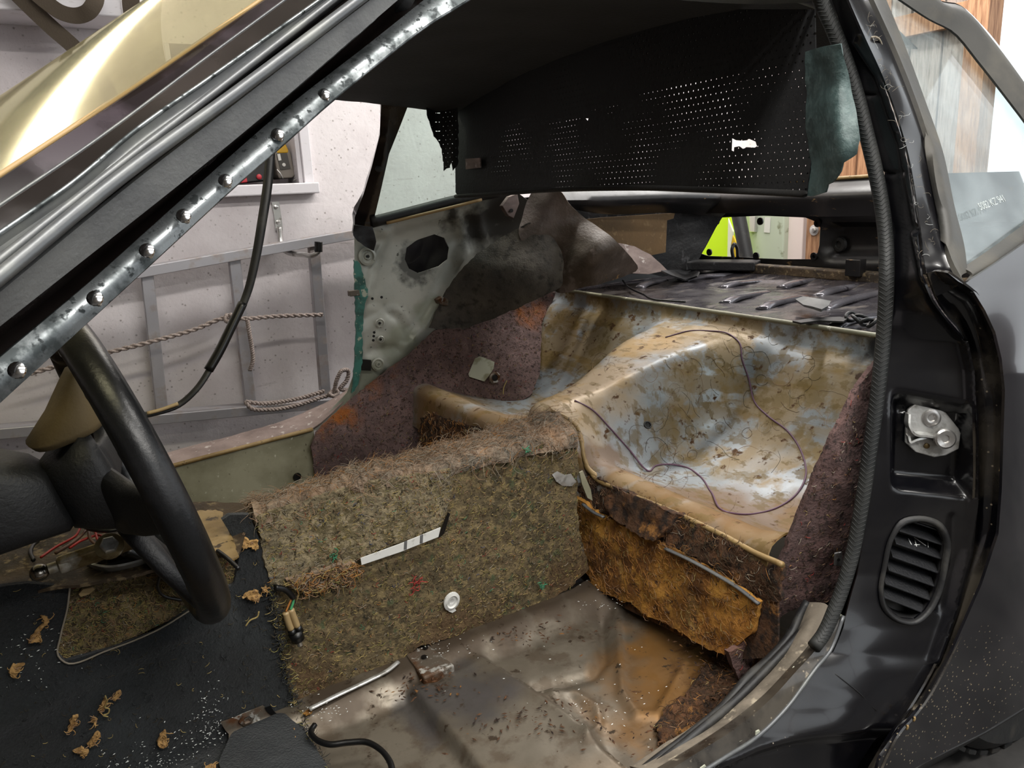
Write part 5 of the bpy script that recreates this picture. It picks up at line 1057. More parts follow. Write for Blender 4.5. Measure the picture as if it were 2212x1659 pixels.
def stack(name, secs, m, parent):
    n = len(secs[0]); v = [q for s in secs for q in s]
    f = [(i*n+k, i*n+(k+1) % n, (i+1)*n+(k+1) % n, (i+1)*n+k) for i in range(len(secs)-1) for k in range(n)]
    f += [tuple(range(n-1, -1, -1)), tuple((len(secs)-1)*n+k for k in range(n))]
    return mesh(name, v, f, m, parent, True)
hb_ = wc-wn*.035
stack('hub', [sect(hb_-wn*.05+wu*.015, wy, wu, .045, .04), sect(hb_-wn*.03+wu*.015, wy, wu, .07, .05), sect(hb_-wn*.005+wu*.018, wy, wu, .078, .066), sect(hb_+wn*.008+wu*.018, wy, wu, .07, .058), sect(hb_+wn*.012, wy, wu, .05, .04)], M['plastic'], sw_)
for sgn, nm in ((-1, 'spoke'), (1, 'spoke')):
    stack(nm, [sect(hb_+wy*sgn*.06-wu*.005, wn, wu, .016, .042), sect(hb_+wy*sgn*.11+wn*.012-wu*.008, wn, wu, .013, .032), sect(hb_+wy*sgn*.15+wn*.026-wu*.006, wn, wu, .011, .026), sect(hb_+wy*sgn*wR+wn*.034, wn, wu, .012, .034)], M['plastic'], sw_)
    stack(nm, [sect(hb_+wy*sgn*.03-wu*.05, wn, wy, .014, .03), sect(hb_+wy*sgn*.045-wu*.11+wn*.012, wn, wy, .012, .024), sect(hb_+wy*sgn*.06-wu*(wR*.93)+wn*.034, wn, wy, .012, .03)], M['plastic'], sw_)
# dusted pad on top of the hub
pd = [hb_+wu*.074+wy*a+wn*b for a, b in ((-.075, -.035), (.07, -.035), (.07, .004), (-.075, .004))]
stack('pad_top', [sect(hb_+wu*.075-wn*.01, wy, wn, .05, .038, p=2.5), sect(hb_+wu*.083-wn*.01, wy, wn, .053, .042, p=2.5), sect(hb_+wu*.105+wn*.004, wy, wn, .046, .026, p=2.5), sect(hb_+wu*.13+wn*.016, wy, wn, .036, .012, p=2.5), sect(hb_+wu*.142+wn*.022, wy, wn, .028, .005, p=2.5)], M['padtan'], sw_)
# column shroud
sh = thing('column_shroud', 'black grained plastic steering column shroud behind the wheel', 'trim', wc-wn*.2)
ax = wn; sc0 = hb_-wu*.012
stack('shell', [sect(sc0-ax*.048+wu*.03, wy, wu, .05, .036, p=4), sect(sc0-ax*.055+wu*.034, wy, wu, .060, .043, p=4), sect(sc0-ax*.09+wu*.052, wy, wu, .064, .055, p=4), sect(sc0-ax*.125+wu*.068, wy, wu, .066, .066, p=4), sect(sc0-ax*.16+wu*.082, wy, wu, .066, .074, p=4), sect(sc0-ax*.162+wu*.078, wy, wu, .05, .055, p=4)], M['plastic'], sh)
# ---- carpet over the front of the tunnel and footwell
def csurf(h):
    t2 = offs(tside, .014+h)
    def g(px, py):
        a = t2(px, py); b = at(px, py, z=.225+h); ta, tb = (a-CAM).length, (b-CAM).length
        k = .03; hh = max(0, min(1, .5+.5*(tb-ta)/k)); t = tb*(1-hh)+ta*hh-k*hh*(1-hh)
        return CAM+(a-CAM).normalized()*t
    return g
CP = [(-60, 1262), (60, 1250), (148, 1258), (143, 1300), (128, 1362), (122, 1400), (138, 1418), (230, 1392), (330, 1352), (430, 1292), (500, 1252), (508, 1212), (512, 1180), (490, 1140), (474, 1115), (490, 1104), (532, 1104), (556, 1160), (574, 1215), (578, 1250), (590, 1330), (607, 1440), (630, 1510), (662, 1590), (700, 1665), (730, 1740), (300, 1900), (-500, 1900), (-500, 1400), (-300, 1300)]
cpt = thing('footwell_carpet', 'black pile carpet over the front of the tunnel and the footwell', 'carpet', Vector((.0, 1.0, .22)))
cpb = panel('pile', CP, csurf(.0), M['carpet'], cpt, 11, thick=.008, bump=.003, bscale=11, relief=lambda x, y: .008*math.exp(-(dseg(x, y, [(-20, 1560), (140, 1480), (330, 1380), (480, 1320)])[0]/22)**2))
tube('cut_edge', [offs(csurf(0), .003)(x, y) for x, y in ((148, 1258), (143, 1300), (128, 1362), (123, 1402), (138, 1417), (230, 1391), (330, 1351), (430, 1291), (480, 1262))], .0012, FIB[5], cpt)
fibres('pile_fibre', sample(cpb, 1500, R_), [M['carpet'], FIB[2], FIB[0]], [9, 3, .7], cpt, L=(.005, .012), r=.0004, lift=.002, seed=21)
fibres('frayed_edge', [(csurf(.004)(ip(y, [1250, 1330, 1440, 1510, 1590, 1665], [572, 589, 606, 629, 661, 699])+R_.uniform(-4, 9), y), gn_) for y in [R_.uniform(1250, 1665) for _ in range(500)]], [M['carpet'], FIB[2], FIB[6], FIB[0]], [8, 3, 2, 1], cpt, L=(.006, .02), r=.0005, lift=.004, seed=22)
cfl = thing('carpet_flap', 'cut flap of black carpet over the seat bolt bracket', 'carpet', at(590, 1620, z=.23))
panel('pile', [(500, 1582), (540, 1560), (592, 1537), (612, 1545), (640, 1570), (672, 1610), (705, 1665), (740, 1740), (500, 1750), (470, 1650)], offs(csurf(0), .012), M['carpet'], cfl, 10, thick=.008, bump=.003, bscale=18)
brk = thing('seat_bolt_bracket', 'dirty metal seat bracket with a bolt hole in the carpet slot', 'bracket', at(530, 1540, z=.23))
panel('plate', [(470, 1545), (500, 1535), (560, 1510), (588, 1528), (585, 1545), (520, 1566), (490, 1580)], offs(csurf(0), .006), M['rust'], brk, 9, thick=.003, bump=.002)
lathe('nut', [(.012, 0), (.012, .004), (.007, .005), (.005, .001)], offs(csurf(0), .007)(524, 1534), gn_, M['rust'], brk, 6, smooth=False)
panel('slot', [(562, 1512), (575, 1508), (590, 1532), (578, 1534)], offs(csurf(0), .0085), M['capblack'], brk, 6, thick=.001)
# ---- tunnel front: felt window in the carpet, lever opening, lever, wires
def tun(h): return offs(tside, h)
ff_ = thing('tunnel_front_felt', 'olive felt showing through a cut window in the black carpet', 'felt mat', tside(260, 1340))
ffb = panel('mat', [(148, 1258), (210, 1262), (330, 1228), (420, 1205), (500, 1190), (512, 1230), (500, 1252), (430, 1294), (330, 1354), (230, 1394), (138, 1420), (120, 1400), (128, 1362), (143, 1300)], tun(.006), M['felt_green'], ff_, 8, thick=.007, bump=.003, bscale=42)
fibres('fibre', sample(ffb, 1300, R_), FIB, [6, 3, 5, .3, .3, 1, 5, 0, .3, 2], ff_, seed=31, r=.0004, L=(.005, .014), lift=.0008, seg=5, curl=1.0)
TZ = .54
def zt(px, py): return at(px, py, z=TZ)
tf2 = panel('lever_housing', [(-120, 1170), (0, 1120), (250, 1095), (420, 1085), (520, 1085), (545, 1110), (530, 1150), (515, 1195), (440, 1200), (360, 1222), (250, 1250), (150, 1266), (-120, 1300)], zt, M['dirtmetal'], tn, 10, thick=.004, bump=.004, bscale=26, holes=[[(195, 1218), (240, 1228), (300, 1216), (362, 1192), (440, 1178), (462, 1164), (420, 1156), (330, 1168), (240, 1192)]])
panel('tan_patch', [(425, 1108), (478, 1106), (498, 1150), (515, 1205), (498, 1216), (468, 1196), (440, 1180), (432, 1140)], offs(zt, .003), M['tanmetal'], tn, 7, thick=.002, jag=2, bump=.002)
mesh('lever_well', [at(x, y, z=TZ-.03) for x, y in ((170, 1180), (480, 1140), (500, 1200), (180, 1250))], [(0, 1, 2, 3)], M['capblack'], tn, False, .003)
loft('lever_rim', [[at(x, y, z=TZ+.012) for x, y in ((188, 1216), (205, 1222), (240, 1226), (300, 1214), (362, 1188))], [at(x, y, z=TZ-.008) for x, y in ((188, 1226), (205, 1234), (240, 1240), (300, 1228), (362, 1204))]], M['silver'], tn, n=24, sub=3, thick=.003)
lev = thing('shift_lever', 'yellowed steel linkage lever with a ball end and a hex bolt', 'lever', at(230, 1190, z=TZ+.02))
a, b = at(128, 1222, z=TZ+.035), at(306, 1160, z=TZ+.045)
d = (b-a); x = d.normalized(); up = Vector((0, -.5, .85)); up = (up-x*up.dot(x)).normalized(); Rm = Matrix((x, up.cross(x)*-1, up)).transposed()
Rm = Matrix((x, up.cross(x), up)).transposed()
box('bar', (a+b)/2, (d.length, .012, .026), M['brass'], lev, Rm, .003)
fc = Vector((0, -.75, .6)).normalized()
lathe('washer', [(.017, 0), (.017, .003), (.012, .004)], at(237, 1183, z=TZ+.045)+fc*.004, fc, M['brass'], lev, 20)
lathe('hex_bolt', [(.011, 0), (.011, .008), (.009, .01)], at(237, 1183, z=TZ+.045)+fc*.007, fc, M['silver'], lev, 6, smooth=False)
lathe('collar', [(.008, -.012), (.011, -.008), (.011, .0), (.007, .002), (.007, .012)], a+x*.0, -x, M['brass'], lev, 16)
lathe('ball_end', [(.001, -.011), (.006, -.0095), (.0095, -.0055), (.011, 0), (.0095, .0055), (.006, .0095), (.001, .011)], a-x*.022, -x, M['balls'], lev, 20)
tube('linkage_rod', [at(270, 1190, z=TZ+.01), at(320, 1212, z=TZ-.015), at(380, 1230, z=TZ-.03)], .008, M['capblack'], lev, seg=10)
def wire(name, pts, r, m, label, f=None):
    P = [f(*p) if f else V3(p) for p in pts]
    o = thing(name, label, 'wire', P[0]); tube('strand', P, r, m, o, seg=6, n=8*len(P)); return o
zw = lambda dz: (lambda x, y, h=0: at(x, y, z=TZ+dz+h))
wire('red_wire', [(88, 1204), (120, 1182), (160, 1160), (190, 1130), (200, 1128), (206, 1150), (216, 1168), (222, 1160), (212, 1156), (180, 1166), (150, 1184)], .0018, M['wire_red'], 'red wire looping out of the tunnel beneath the column shroud', zw(.02))
wire('brown_wire', [(120, 1195), (160, 1170), (190, 1140), (198, 1128), (192, 1150), (198, 1168), (206, 1176)], .0022, M['wire_brown'], 'brown wire looping beside the red wire under the column shroud', zw(.022))
wire('black_wire', [(72, 1210), (66, 1190), (74, 1175), (82, 1168)], .003, M['wire_black'], 'short black wire at the left below the column shroud', zw(.01))
wire('black_wire', [(170, 1130), (200, 1144), (240, 1146), (275, 1138), (300, 1130)], .003, M['wire_black'], 'black wire passing behind the shift lever', zw(.03))
wire('black_wire', [(350, 1205), (340, 1230), (335, 1255), (345, 1272), (370, 1280), (400, 1283), (430, 1280)], .0022, M['wire_black'], 'black wire hanging in a loop over the felt window', tun(.02))
wire('black_wire', [(470, 1190), (490, 1205), (515, 1228)], .003, M['wire_black'], 'black wire end poking out by the carpet edge strip', zw(.01))
chip = thing('yellow_plastic_chip', 'yellowed plastic chip lying above the felt window', 'chip', tside(185, 1268))
panel('chip', [(167, 1272), (176, 1262), (198, 1258), (202, 1262), (190, 1272), (172, 1278)], tun(.016), M['sleeve'], chip, 6, thick=.004, bump=.002)
# bulb holder on a cable
bh = thing('bulb_connector', 'small black bulb connector with two yellowed sleeves on a cut cable', 'connector', tside(625, 1340))
tt = tun(.026)
tube('cable', [tt(583, 1253), tt(600, 1256), (tt(614, 1266)), tt(622, 1276)], .0045, M['wire_black'], bh)
tube('green_core', [tt(622, 1275), tt(621, 1285), tt(616, 1300)], .002, M['wire_green'], bh); tube('copper_core', [tt(618, 1276), tt(612, 1290), tt(606, 1304)], .0015, M['wire_copper'], bh)
tube('sleeve', [tt(616, 1300), tt(623, 1318), tt(630, 1336)], .0052, M['sleeve'], bh, seg=10); tube('sleeve', [tt(605, 1306), tt(610, 1324), tt(617, 1342)], .0052, M['sleeve'], bh, seg=10)
tube('ferrule', [tt(630, 1336), tt(636, 1347)], .006, M['capblack'], bh, n=2, seg=12); tube('ferrule', [tt(617, 1343), tt(622, 1354)], .006, M['capblack'], bh, n=2, seg=12)
tube('holder', [tt(625, 1348), tt(632, 1364)], .0105, M['capblack'], bh, n=2, seg=14); tube('bulb_cap', [tt(632, 1363), tt(634, 1370), tt(636, 1376)], .0045, M['steel'], bh, seg=10)
# cable hanging in the cabin
hc = thing('hanging_cable', 'thick black cable hanging from the roof and curving down behind the wheel', 'cable', at(560, 600, y=1.55))
tube('sheath', [(590, 230, 1.62), (584, 330, 1.6), (578, 400, 1.58), (566, 480, 1.56), (552, 560, 1.55), (535, 630, 1.54), (505, 700, 1.53), (478, 755, 1.52), (455, 795, 1.51), (425, 840, 1.5), (385, 875, 1.5), (330, 893, 1.5), (260, 905, 1.5), (150, 940, 1.5), (90, 1000, 1.5)], lambda t: .011-.004*ss(.2, .7, t), M['rubber_dark'], hc, n=90, flat=.6)
tube('wrap', [(524, 655, 1.535), (500, 705, 1.525), (472, 762, 1.515), (450, 800, 1.51)], .0115, M['wire_black'], hc, flat=.7)
tube('inner_wire', [(385, 872, 1.49), (345, 886, 1.49), (318, 893, 1.49)], .0035, M['sleeve'], hc)
# floor cable
zf = lambda x, y: at(x, y, z=.245)
wire('black_cable', [(680, 1566), (672, 1578), (684, 1598), (712, 1608), (752, 1604), (790, 1603), (820, 1618), (842, 1645), (850, 1690)], .0045, M['wire_black'], 'black cable lying in a curve on the bare floor pan', zf)
# purple wire in the seat pan: drop points onto the pan surface
from mathutils.bvhtree import BVHTree
def bvh(o): return BVHTree.FromPolygons([v.co for v in o.data.vertices], [tuple(p.vertices) for p in o.data.polygons])
TS = bvh(sp)
def onseat(x, y, h=.004):
    d = ray(x, y).normalized(); l, n, i, t = TS.ray_cast(CAM, d)
    if l is None: return at(x, y, z=.45)
    if n.dot(d) > 0: n = -n
    return l+n*h
wire('purple_wire', [(1240, 868), (1275, 885), (1315, 925), (1355, 970), (1403, 1020), (1412, 1010), (1440, 1005), (1480, 1012), (1510, 1030), (1535, 1065), (1575, 1112), (1620, 1115), (1680, 1100), (1722, 1070), (1742, 1030), (1735, 985), (1705, 935), (1660, 900), (1632, 870), (1618, 820), (1602, 775), (1598, 745), (1580, 728), (1530, 718), (1490, 718), (1438, 732)], .0019, M['wire_purple'], 'faded purple wire trailing across the rear seat pan', onseat)
# hair-like fibres glued on the pan
hs = thing('glued_fibres', 'tangle of brown glued hair fibres left on the rear seat pan', 'fibres', Vector((1.1, 1.0, .42)))
v, f, idx = [], [], []
for _ in range(560):
    cx, cy, rx, ry = R_.choice([(1480, 870, 110, 90), (1480, 870, 110, 90), (1700, 850, 100, 110), (1700, 850, 100, 110), (1580, 770, 80, 50), (1420, 1000, 60, 40), (1690, 950, 80, 60), (1290, 730, 60, 60), (1620, 1060, 130, 40), (1480, 960, 80, 50)])
    x, y = R_.gauss(cx, rx*.6), R_.gauss(cy, ry*.6); a = R_.uniform(0, 6.28); da = R_.uniform(-.7, .7); base = len(v); mi = R_.choices((0, 1, 2), (5, 4, 3))[0]; n_ = R_.randint(6, 14); rad = R_.uniform(.00035, .0006); ok = 0; hh = R_.uniform(.0008, .003)
    for k in range(n_):
        if not (1225 < x < 1850 and 660 < y < 1160): break
        p = onseat(x, y, hh); t_ = (CAM-p).normalized(); s_ = RT*math.cos(a+1.57)-UP*math.sin(a+1.57)
        v += [p+s_*rad, p-s_*rad, p+t_*rad*1.5]; ok += 1
        x += math.cos(a)*7; y += math.sin(a)*7; a += da+R_.uniform(-.35, .35)
    for k in range(ok-1):
        for m_ in range(3): f.append((base+k*3+m_, base+k*3+(m_+1) % 3, base+k*3+3+(m_+1) % 3, base+k*3+3+m_)); idx.append(mi)
hm = mesh('fibre', v, f, [FIB[9], FIB[2], FIB[1]], hs, False, idx=idx); hm['kind'] = 'stuff'
tube('lip_flange', [onseat(x, y, .003) for x, y in ((1190, 890), (1222, 904), (1243, 922), (1254, 955), (1262, 995), (1284, 1030), (1330, 1054), (1400, 1084), (1480, 1118), (1560, 1156), (1640, 1196), (1690, 1220))], .0048, M['tanmetal'], sp, n=60)
# ---- door seal, striker and vent on the jamb
SC = [(1755, -40), (1772, 0), (1805, 75), (1843, 180), (1872, 290), (1895, 390), (1912, 500), (1915, 600), (1909, 720), (1896, 850), (1878, 980), (1860, 1100), (1838, 1210), (1806, 1308), (1775, 1376), (1758, 1398)]
sl_ = thing('door_seal', 'grey ribbed rubber seal running down the edge of the nearest pillar', 'seal', V3((1838, 1210, .64)))
SQ = [V3((x, y, Yl(y)+.006)) for x, y in SC]
tube('bulb', SQ, lambda t: .0108-.001*t, M['seal'], sl_, n=140, seg=14, flat=1.0)
Q = cr(SQ, 300)
for i in range(2, 298):
    p = Q[i]; t = (Q[i+1]-Q[i-1]).normalized(); toC = (CAM-p).normalized(); s = t.cross(toC).normalized(); nn = s.cross(t)
    if nn.dot(toC) < 0: nn = -nn
    if i % 2: continue
    rr_ = .0104-.001*i/300
    c0 = p+nn*rr_
    pts = [p+s*rr_*.85+nn*rr_*.55-t*.004, p+s*rr_*.45+nn*rr_*.92-t*.001, c0+t*.003, p-s*rr_*.45+nn*rr_*.92-t*.001, p-s*rr_*.85+nn*rr_*.55-t*.004]
    if i == 2: RV, RF = [], []
    k = len(RV)
    for q in pts: RV += [q+t*.0009, q-t*.0009, q+(q-p).normalized()*.0011]
    for j in range(4):
        for m_ in range(3): RF.append((k+j*3+m_, k+j*3+(m_+1) % 3, k+j*3+3+(m_+1) % 3, k+j*3+3+m_))
ribs_ = mesh('chevron_ribs', RV, RF, M['seal'], sl_, True); ribs_['kind'] = 'stuff'
JB = bvh(jm)
def onjamb(x, y, h=.003):
    d = ray(x, y).normalized(); l, n, i, t = JB.ray_cast(CAM, d)
    if l is None: l, n = at(x, y, y=YJ(x, y)), Vector((-.7, -.7, 0))
    if n.dot(d) > 0: n = -n
    return l+n*h
nj = Vector((-.62, -.76, .12)).normalized()
tube('panel_seam', [onjamb(x, y, .0004) for x, y in ((1772, 1430), (1812, 1462), (1850, 1492), (1892, 1535))], .0009, M['capblack'], jm, seg=5)
str_ = thing('door_striker', 'bright cast door striker plate bolted into the jamb recess', 'striker', onjamb(2010, 980))
sp0 = onjamb(2010, 940, .004)
def jp(x, y, h=0):
    d = ray(x, y); k = nj.dot(sp0-CAM)/nj.dot(d); return CAM+d*k+nj*h
prism('base_plate', [jp(x, y) for x, y in ((1956, 900), (1958, 884), (1972, 872), (1990, 870), (2018, 876), (2040, 890), (2068, 925), (2072, 935), (2068, 968), (2040, 982), (2015, 986), (1975, 975), (1953, 955), (1954, 925))], nj*.006, M['silver'], str_, bev=.0015)
lathe('hex_screw', [(.0125, 0), (.0125, .003), (.008, .0045), (.005, .0035), (.004, .001)], jp(2008, 901, .006), nj, M['steel'], str_, 20)
lathe('striker_pin', [(.009, 0), (.009, .012), (.0145, .013), (.0145, .02), (.012, .022), (.006, .021), (.005, .018)], jp(2028, 941, .005), nj, M['steel'], str_, 20)
lathe('screw', [(.004, 0), (.004, .002), (.002, .003)], jp(1998, 961, .006), nj, M['brass'], str_, 10)
loft('hook_wall', [[jp(1957, 890, .006), jp(1956, 915, .006), jp(1968, 928, .006), jp(1990, 931, .006), (jp(2012, 935, .006))], [jp(1957, 890, .02), jp(1956, 915, .024), jp(1966, 930, .024), jp(1990, 934, .022), jp(2014, 938, .02)]], M['silver'], str_, n=24, sub=3, thick=.003, lin=True)
loft('lower_lip', [[jp(1953, 935, .006), jp(1958, 955, .006), jp(1975, 950, .006), jp(2000, 948, .006), jp(2020, 958, .006)], [jp(1953, 938, .016), jp(1957, 952, .018), jp(1975, 946, .018), jp(2000, 945, .014), jp(2018, 955, .010)]], M['silver'], str_, n=20, sub=3, thick=.003, lin=True)
vg = thing('vent_grille', 'black oval louvred air vent in the jamb, with dust inside', 'vent', onjamb(1975, 1355))
vo, vi = outline(VO, 10, True), outline(VI, 10, True)
def vp(x, y, h=0):
    return at(x, y, y=YJ(x, y))+nj*h
n_ = 60
A = cr([vp(x, y, .002) for x, y in VO], n_, True); A2 = cr([vp((x+u)/2, (y+w)/2, .009) for (x, y), (u, w) in zip(VO, VI)], n_, True); B2 = cr([vp(x, y, .003) for x, y in VI], n_, True); D2 = cr([vp(x, y, -.03) for x, y in VI], n_, True)
v = A+A2+B2+D2; f = [(r*n_+i, r*n_+(i+1) % n_, (r+1)*n_+(i+1) % n_, (r+1)*n_+i) for r in range(3) for i in range(n_)]
mesh('oval_frame', v, f, M['rubber_dark'], vg)
mesh('dark_back', [p+Vector((0, 0, 0)) for p in D2], [tuple(range(n_))], M['capblack'], vg, False)
for (x0, y0, x1, y1) in ((1952, 1120, 2030, 1146), (1944, 1147, 2040, 1178), (1936, 1174, 2036, 1208), (1929, 1203, 2028, 1238), (1921, 1232, 2020, 1267), (1914, 1261, 2013, 1298), (1911, 1291, 2001, 1326)):
    a, b = vp(x0, y0, -.002), vp(x1, y1, -.002); up_ = -nj*.020+Vector((0, 0, .013))
    prism('slat', [a, b, b+up_, a+up_], Vector((0, 0, -.0022)), M['plastic'], vg, bev=.0005)
sv = [vp(1936+35, 1168+12, .002)]
sc_ = random.Random(3)
for (x0, y0, x1, y1) in ((1969, 1171, 1972, 1181), (1984, 1174, 1983, 1185), (1979, 1182, 1992, 1183), (1985, 1169, 2007, 1186), (2014, 1180, 2011, 1189)):
    def g(x, y):
        t = (x-1936)/100; a, b = vp(1936, 1174, -.002), vp(2036, 1208, -.002); base = a.lerp(b, t); yy = 1174+34*t
        return base+(-nj*.020+Vector((0, 0, .013)))*max(0, min(1, (yy-y)/20))+Vector((0, 0, .0012))
    tube('scratch_mark', [g(x0, y0), g(x1, y1)], .0007, M['flake'], vg, n=2, seg=5)
# wing window: etched code in the glass and a dusty cobweb on the pillar
fc_ = bpy.data.curves.new('glass_code', 'FONT'); fc_.body = '5082 KZ 941'; fc_.size = .022; fc_.extrude = .0003
fo = bpy.data.objects.new('glass_code', fc_)
g0, g1, g2 = wpl(2114, 457), wpl(2168, 437), wpl(2112, 440)
xx = (g1-g0).normalized(); nn = xx.cross(g2-g0).normalized(); nn = nn if nn.dot(CAM-g0) > 0 else -nn; yy = nn.cross(xx)
COL.objects.link(fo); bpy.context.view_layer.update()
me = bpy.data.meshes.new_from_object(fo.evaluated_get(bpy.context.evaluated_depsgraph_get())); bpy.data.objects.remove(fo)
wdt = max(q.co.x for q in me.vertices); hgt = max(q.co.y for q in me.vertices); kx, ky = (g1-g0).length/wdt, (g2-g0).dot(yy)/hgt
for q in me.vertices: q.co = g0+xx*(q.co.x*kx)+yy*(q.co.y*ky)+nn*(.003+q.co.z)
me.materials.clear(); me.materials.append(M['etch']); go = bpy.data.objects.new('etched_code', me); link(go, gn)
cw = thing('cobweb', 'dusty cobweb loop clinging to the nearest pillar beside the window', 'cobweb', V3((1910, 140, .75)))
tube('loop', [(1873, 84, .752), (1888, 80, .745), (1904, 95, .745), (1907, 115, .745), (1900, 130, .745), (1892, 135, .748)], .0016, FIB[5], cw, n=24, seg=5)
WP = [(V3((ip(y, [90, 200, 310, 460, 560], [1880, 1925, 1958, 1994, 2012])+R_.gauss(4, 6), y, Yr(y)-.008)), nj) for y in [R_.uniform(20, 560) for _ in range(60)]]
fibres('dust_hair', WP, [FIB[5], M['flake']], [4, 1], cw, L=(.006, .018), r=.0002, lift=.002, seed=50)
# rubber trim lying on the near sill
cb = thing('sill_cable', 'twin black rubber strips lying along the nearest sill', 'rubber strip', V3((1665, 1421, .69)))
tube('strip', [(1745, 1300, .70), (1728, 1330, .70), (1714, 1362, .695), (1665, 1421, .69), (1614, 1466, .685), (1571, 1518, .68), (1484, 1594, .675), (1412, 1648, .67), (1360, 1690, .67)], .007, M['rubber_dark'], cb, n=50)
tube('strip', [(1778, 1312, .68), (1745, 1350, .68), (1690, 1410, .675), (1640, 1462, .672), (1590, 1512, .668), (1500, 1588, .662), (1430, 1644, .66), (1370, 1690, .66)], .006, M['rubber_dark'], cb, n=50)
# ---- scraps of fluff on the carpet, each its own piece
def scrap(poly, label, seed, surf=None, m='pile_tan', h=.008):
    s = offs(csurf(0), h) if surf is None else surf
    c = (sum(p[0] for p in poly)/len(poly), sum(p[1] for p in poly)/len(poly))
    o = thing('fluff_scrap', label, 'fluff', s(*c), group='tan fluff scraps in the front of the car')
    b = panel('wad', poly, s, M[m], o, 4, thick=.004, bump=.004, bscale=90, jag=1.5, seed=seed)
    fibres('strand', sample(b, 11, random.Random(seed)), [M['pile_tan'], FIB[1]], [3, 1], o, L=(.005, .013), r=.0006, lift=.003, seed=seed)
scrap([(100, 1316), (88, 1314), (92, 1328), (80, 1345), (62, 1362), (58, 1370), (75, 1368), (88, 1366), (82, 1352), (95, 1335), (104, 1325)], 'long twisted tan fluff scrap left of the felt window on the black carpet', 1)
scrap([(22, 1420), (50, 1414), (44, 1428), (36, 1440), (26, 1444), (18, 1428)], 'tan fluff tuft at the far left edge of the black carpet', 2)
scrap([(212, 1512), (222, 1490), (228, 1494), (220, 1514), (210, 1520)], 'small pointed tan scrap beneath the felt window, next to a curled thread', 3)
scrap([(236, 1490), (248, 1478), (258, 1476), (252, 1488), (240, 1496)], 'small tan leaf-like scrap highest of the cluster beneath the felt window', 4)
scrap([(146, 1550), (152, 1530), (166, 1524), (160, 1542), (150, 1558), (144, 1560)], 'slim hooked tan scrap left of centre on the lower carpet', 5)
scrap([(190, 1540), (200, 1532), (208, 1534), (198, 1544)], 'tiny tan scrap right of the slim hooked scrap', 6)
scrap([(154, 1604), (172, 1594), (186, 1598), (188, 1608), (176, 1616), (166, 1608)], 'ragged tan tuft lowest of the cluster on the lower carpet', 7)
scrap([(186, 1588), (196, 1574), (212, 1562), (214, 1570), (202, 1582), (192, 1596)], 'diagonal streak of tan fluff above the ragged tuft', 8)
scrap([(334, 1590), (340, 1570), (350, 1558), (354, 1572), (356, 1590), (346, 1598), (338, 1594)], 'star-shaped tan fluff tuft in the middle of the lower carpet', 9)
scrap([(440, 1655), (450, 1646), (462, 1650), (464, 1662), (446, 1668)], 'orange tan scrap at the bottom edge among the white flakes', 10)
scrap([(618, 1572), (628, 1576), (640, 1590), (648, 1606), (636, 1602), (622, 1586)], 'tan fluff scrap on the carpet edge beside the bare floor pan', 11)
scrap([(508, 1156), (520, 1150), (530, 1158), (545, 1156), (550, 1168), (545, 1180), (535, 1170), (515, 1172)], 'tan fluff clump on the carpet edge strip over the tunnel', 12)
scrap([(516, 1278), (530, 1266), (545, 1262), (553, 1272), (550, 1284), (538, 1286), (525, 1276)], 'tan fluff clump beside the tip of the steering wheel', 13)
scrap([(558, 1258), (566, 1252), (568, 1264), (560, 1268)], 'tiny tan fluff bead at the carpet corner by the cut cable', 14)
th_ = thing('straw_thread', 'loose straw-coloured thread on the carpet below the wheel tip', 'thread', csurf(.01)(535, 1320))
tube('strand', [csurf(.01)(x, y) for x, y in ((549, 1305), (546, 1316), (530, 1324), (521, 1336))], .0012, FIB[0], th_)
th2 = thing('straw_thread', 'curled straw-coloured thread loop on the lower carpet', 'thread', csurf(.01)(225, 1516))
tube('strand', [csurf(.01)(x, y) for x, y in ((222, 1482), (226, 1495), (222, 1508), (230, 1510), (228, 1520), (218, 1524), (228, 1527))], .001, FIB[0], th2)
lf = thing('dry_leaf', 'small dry brown leaf at the edge of the bare floor pan', 'leaf', at(663, 1540, z=.24))
panel('blade', [(650, 1545), (658, 1537), (672, 1535), (668, 1543), (656, 1548)], offs(csurf(0), .012), M['amber'], lf, 4, thick=.002)
# swept debris that nobody could count
def flakes(name, cen, n, m, label, surf, sz=(.0012, .004), seed=1):
    rg = random.Random(seed); v, f = [], []
    for _ in range(n):
        cx, cy, sx, sy = rg.choice(cen); x, y = rg.gauss(cx, sx), rg.gauss(cy, sy); p = surf(x, y); s = rg.uniform(*sz); a = rg.uniform(0, 3.14)
        d = Vector((math.cos(a), math.sin(a), 0))*s; e = Vector((-math.sin(a), math.cos(a), 0))*s*.35; k = len(v); u = Vector((0, 0, s*.3))
        v += [p+d, p+e, p-d, p-e, p+u]
        f += [(k, k+1, k+4), (k+1, k+2, k+4), (k+2, k+3, k+4), (k+3, k, k+4), (k+3, k+2, k+1, k)]
    o = mesh(name, v, f, M[m], None, False); tag(o, label, 'debris', kind='stuff')
flakes('white_flakes', [(350, 1610, 60, 25), (430, 1570, 35, 25), (300, 1640, 50, 15), (450, 1520, 20, 30), (60, 1400, 50, 40)], 330, 'flake', 'sprinkle of white flakes swept over the lower carpet', csurf(.005), (.0006, .0024), 2)
flakes('floor_crumbs', [(980, 1400, 60, 20), (1300, 1300, 30, 10), (1250, 1500, 80, 60), (1350, 1500, 60, 50), (700, 1530, 30, 15), (1230, 1250, 60, 14)], 200, 'flake', 'pale crumbs scattered on the bare floor pan', lambda x, y: at(x, y, z=.238), (.0008, .0025), 3)
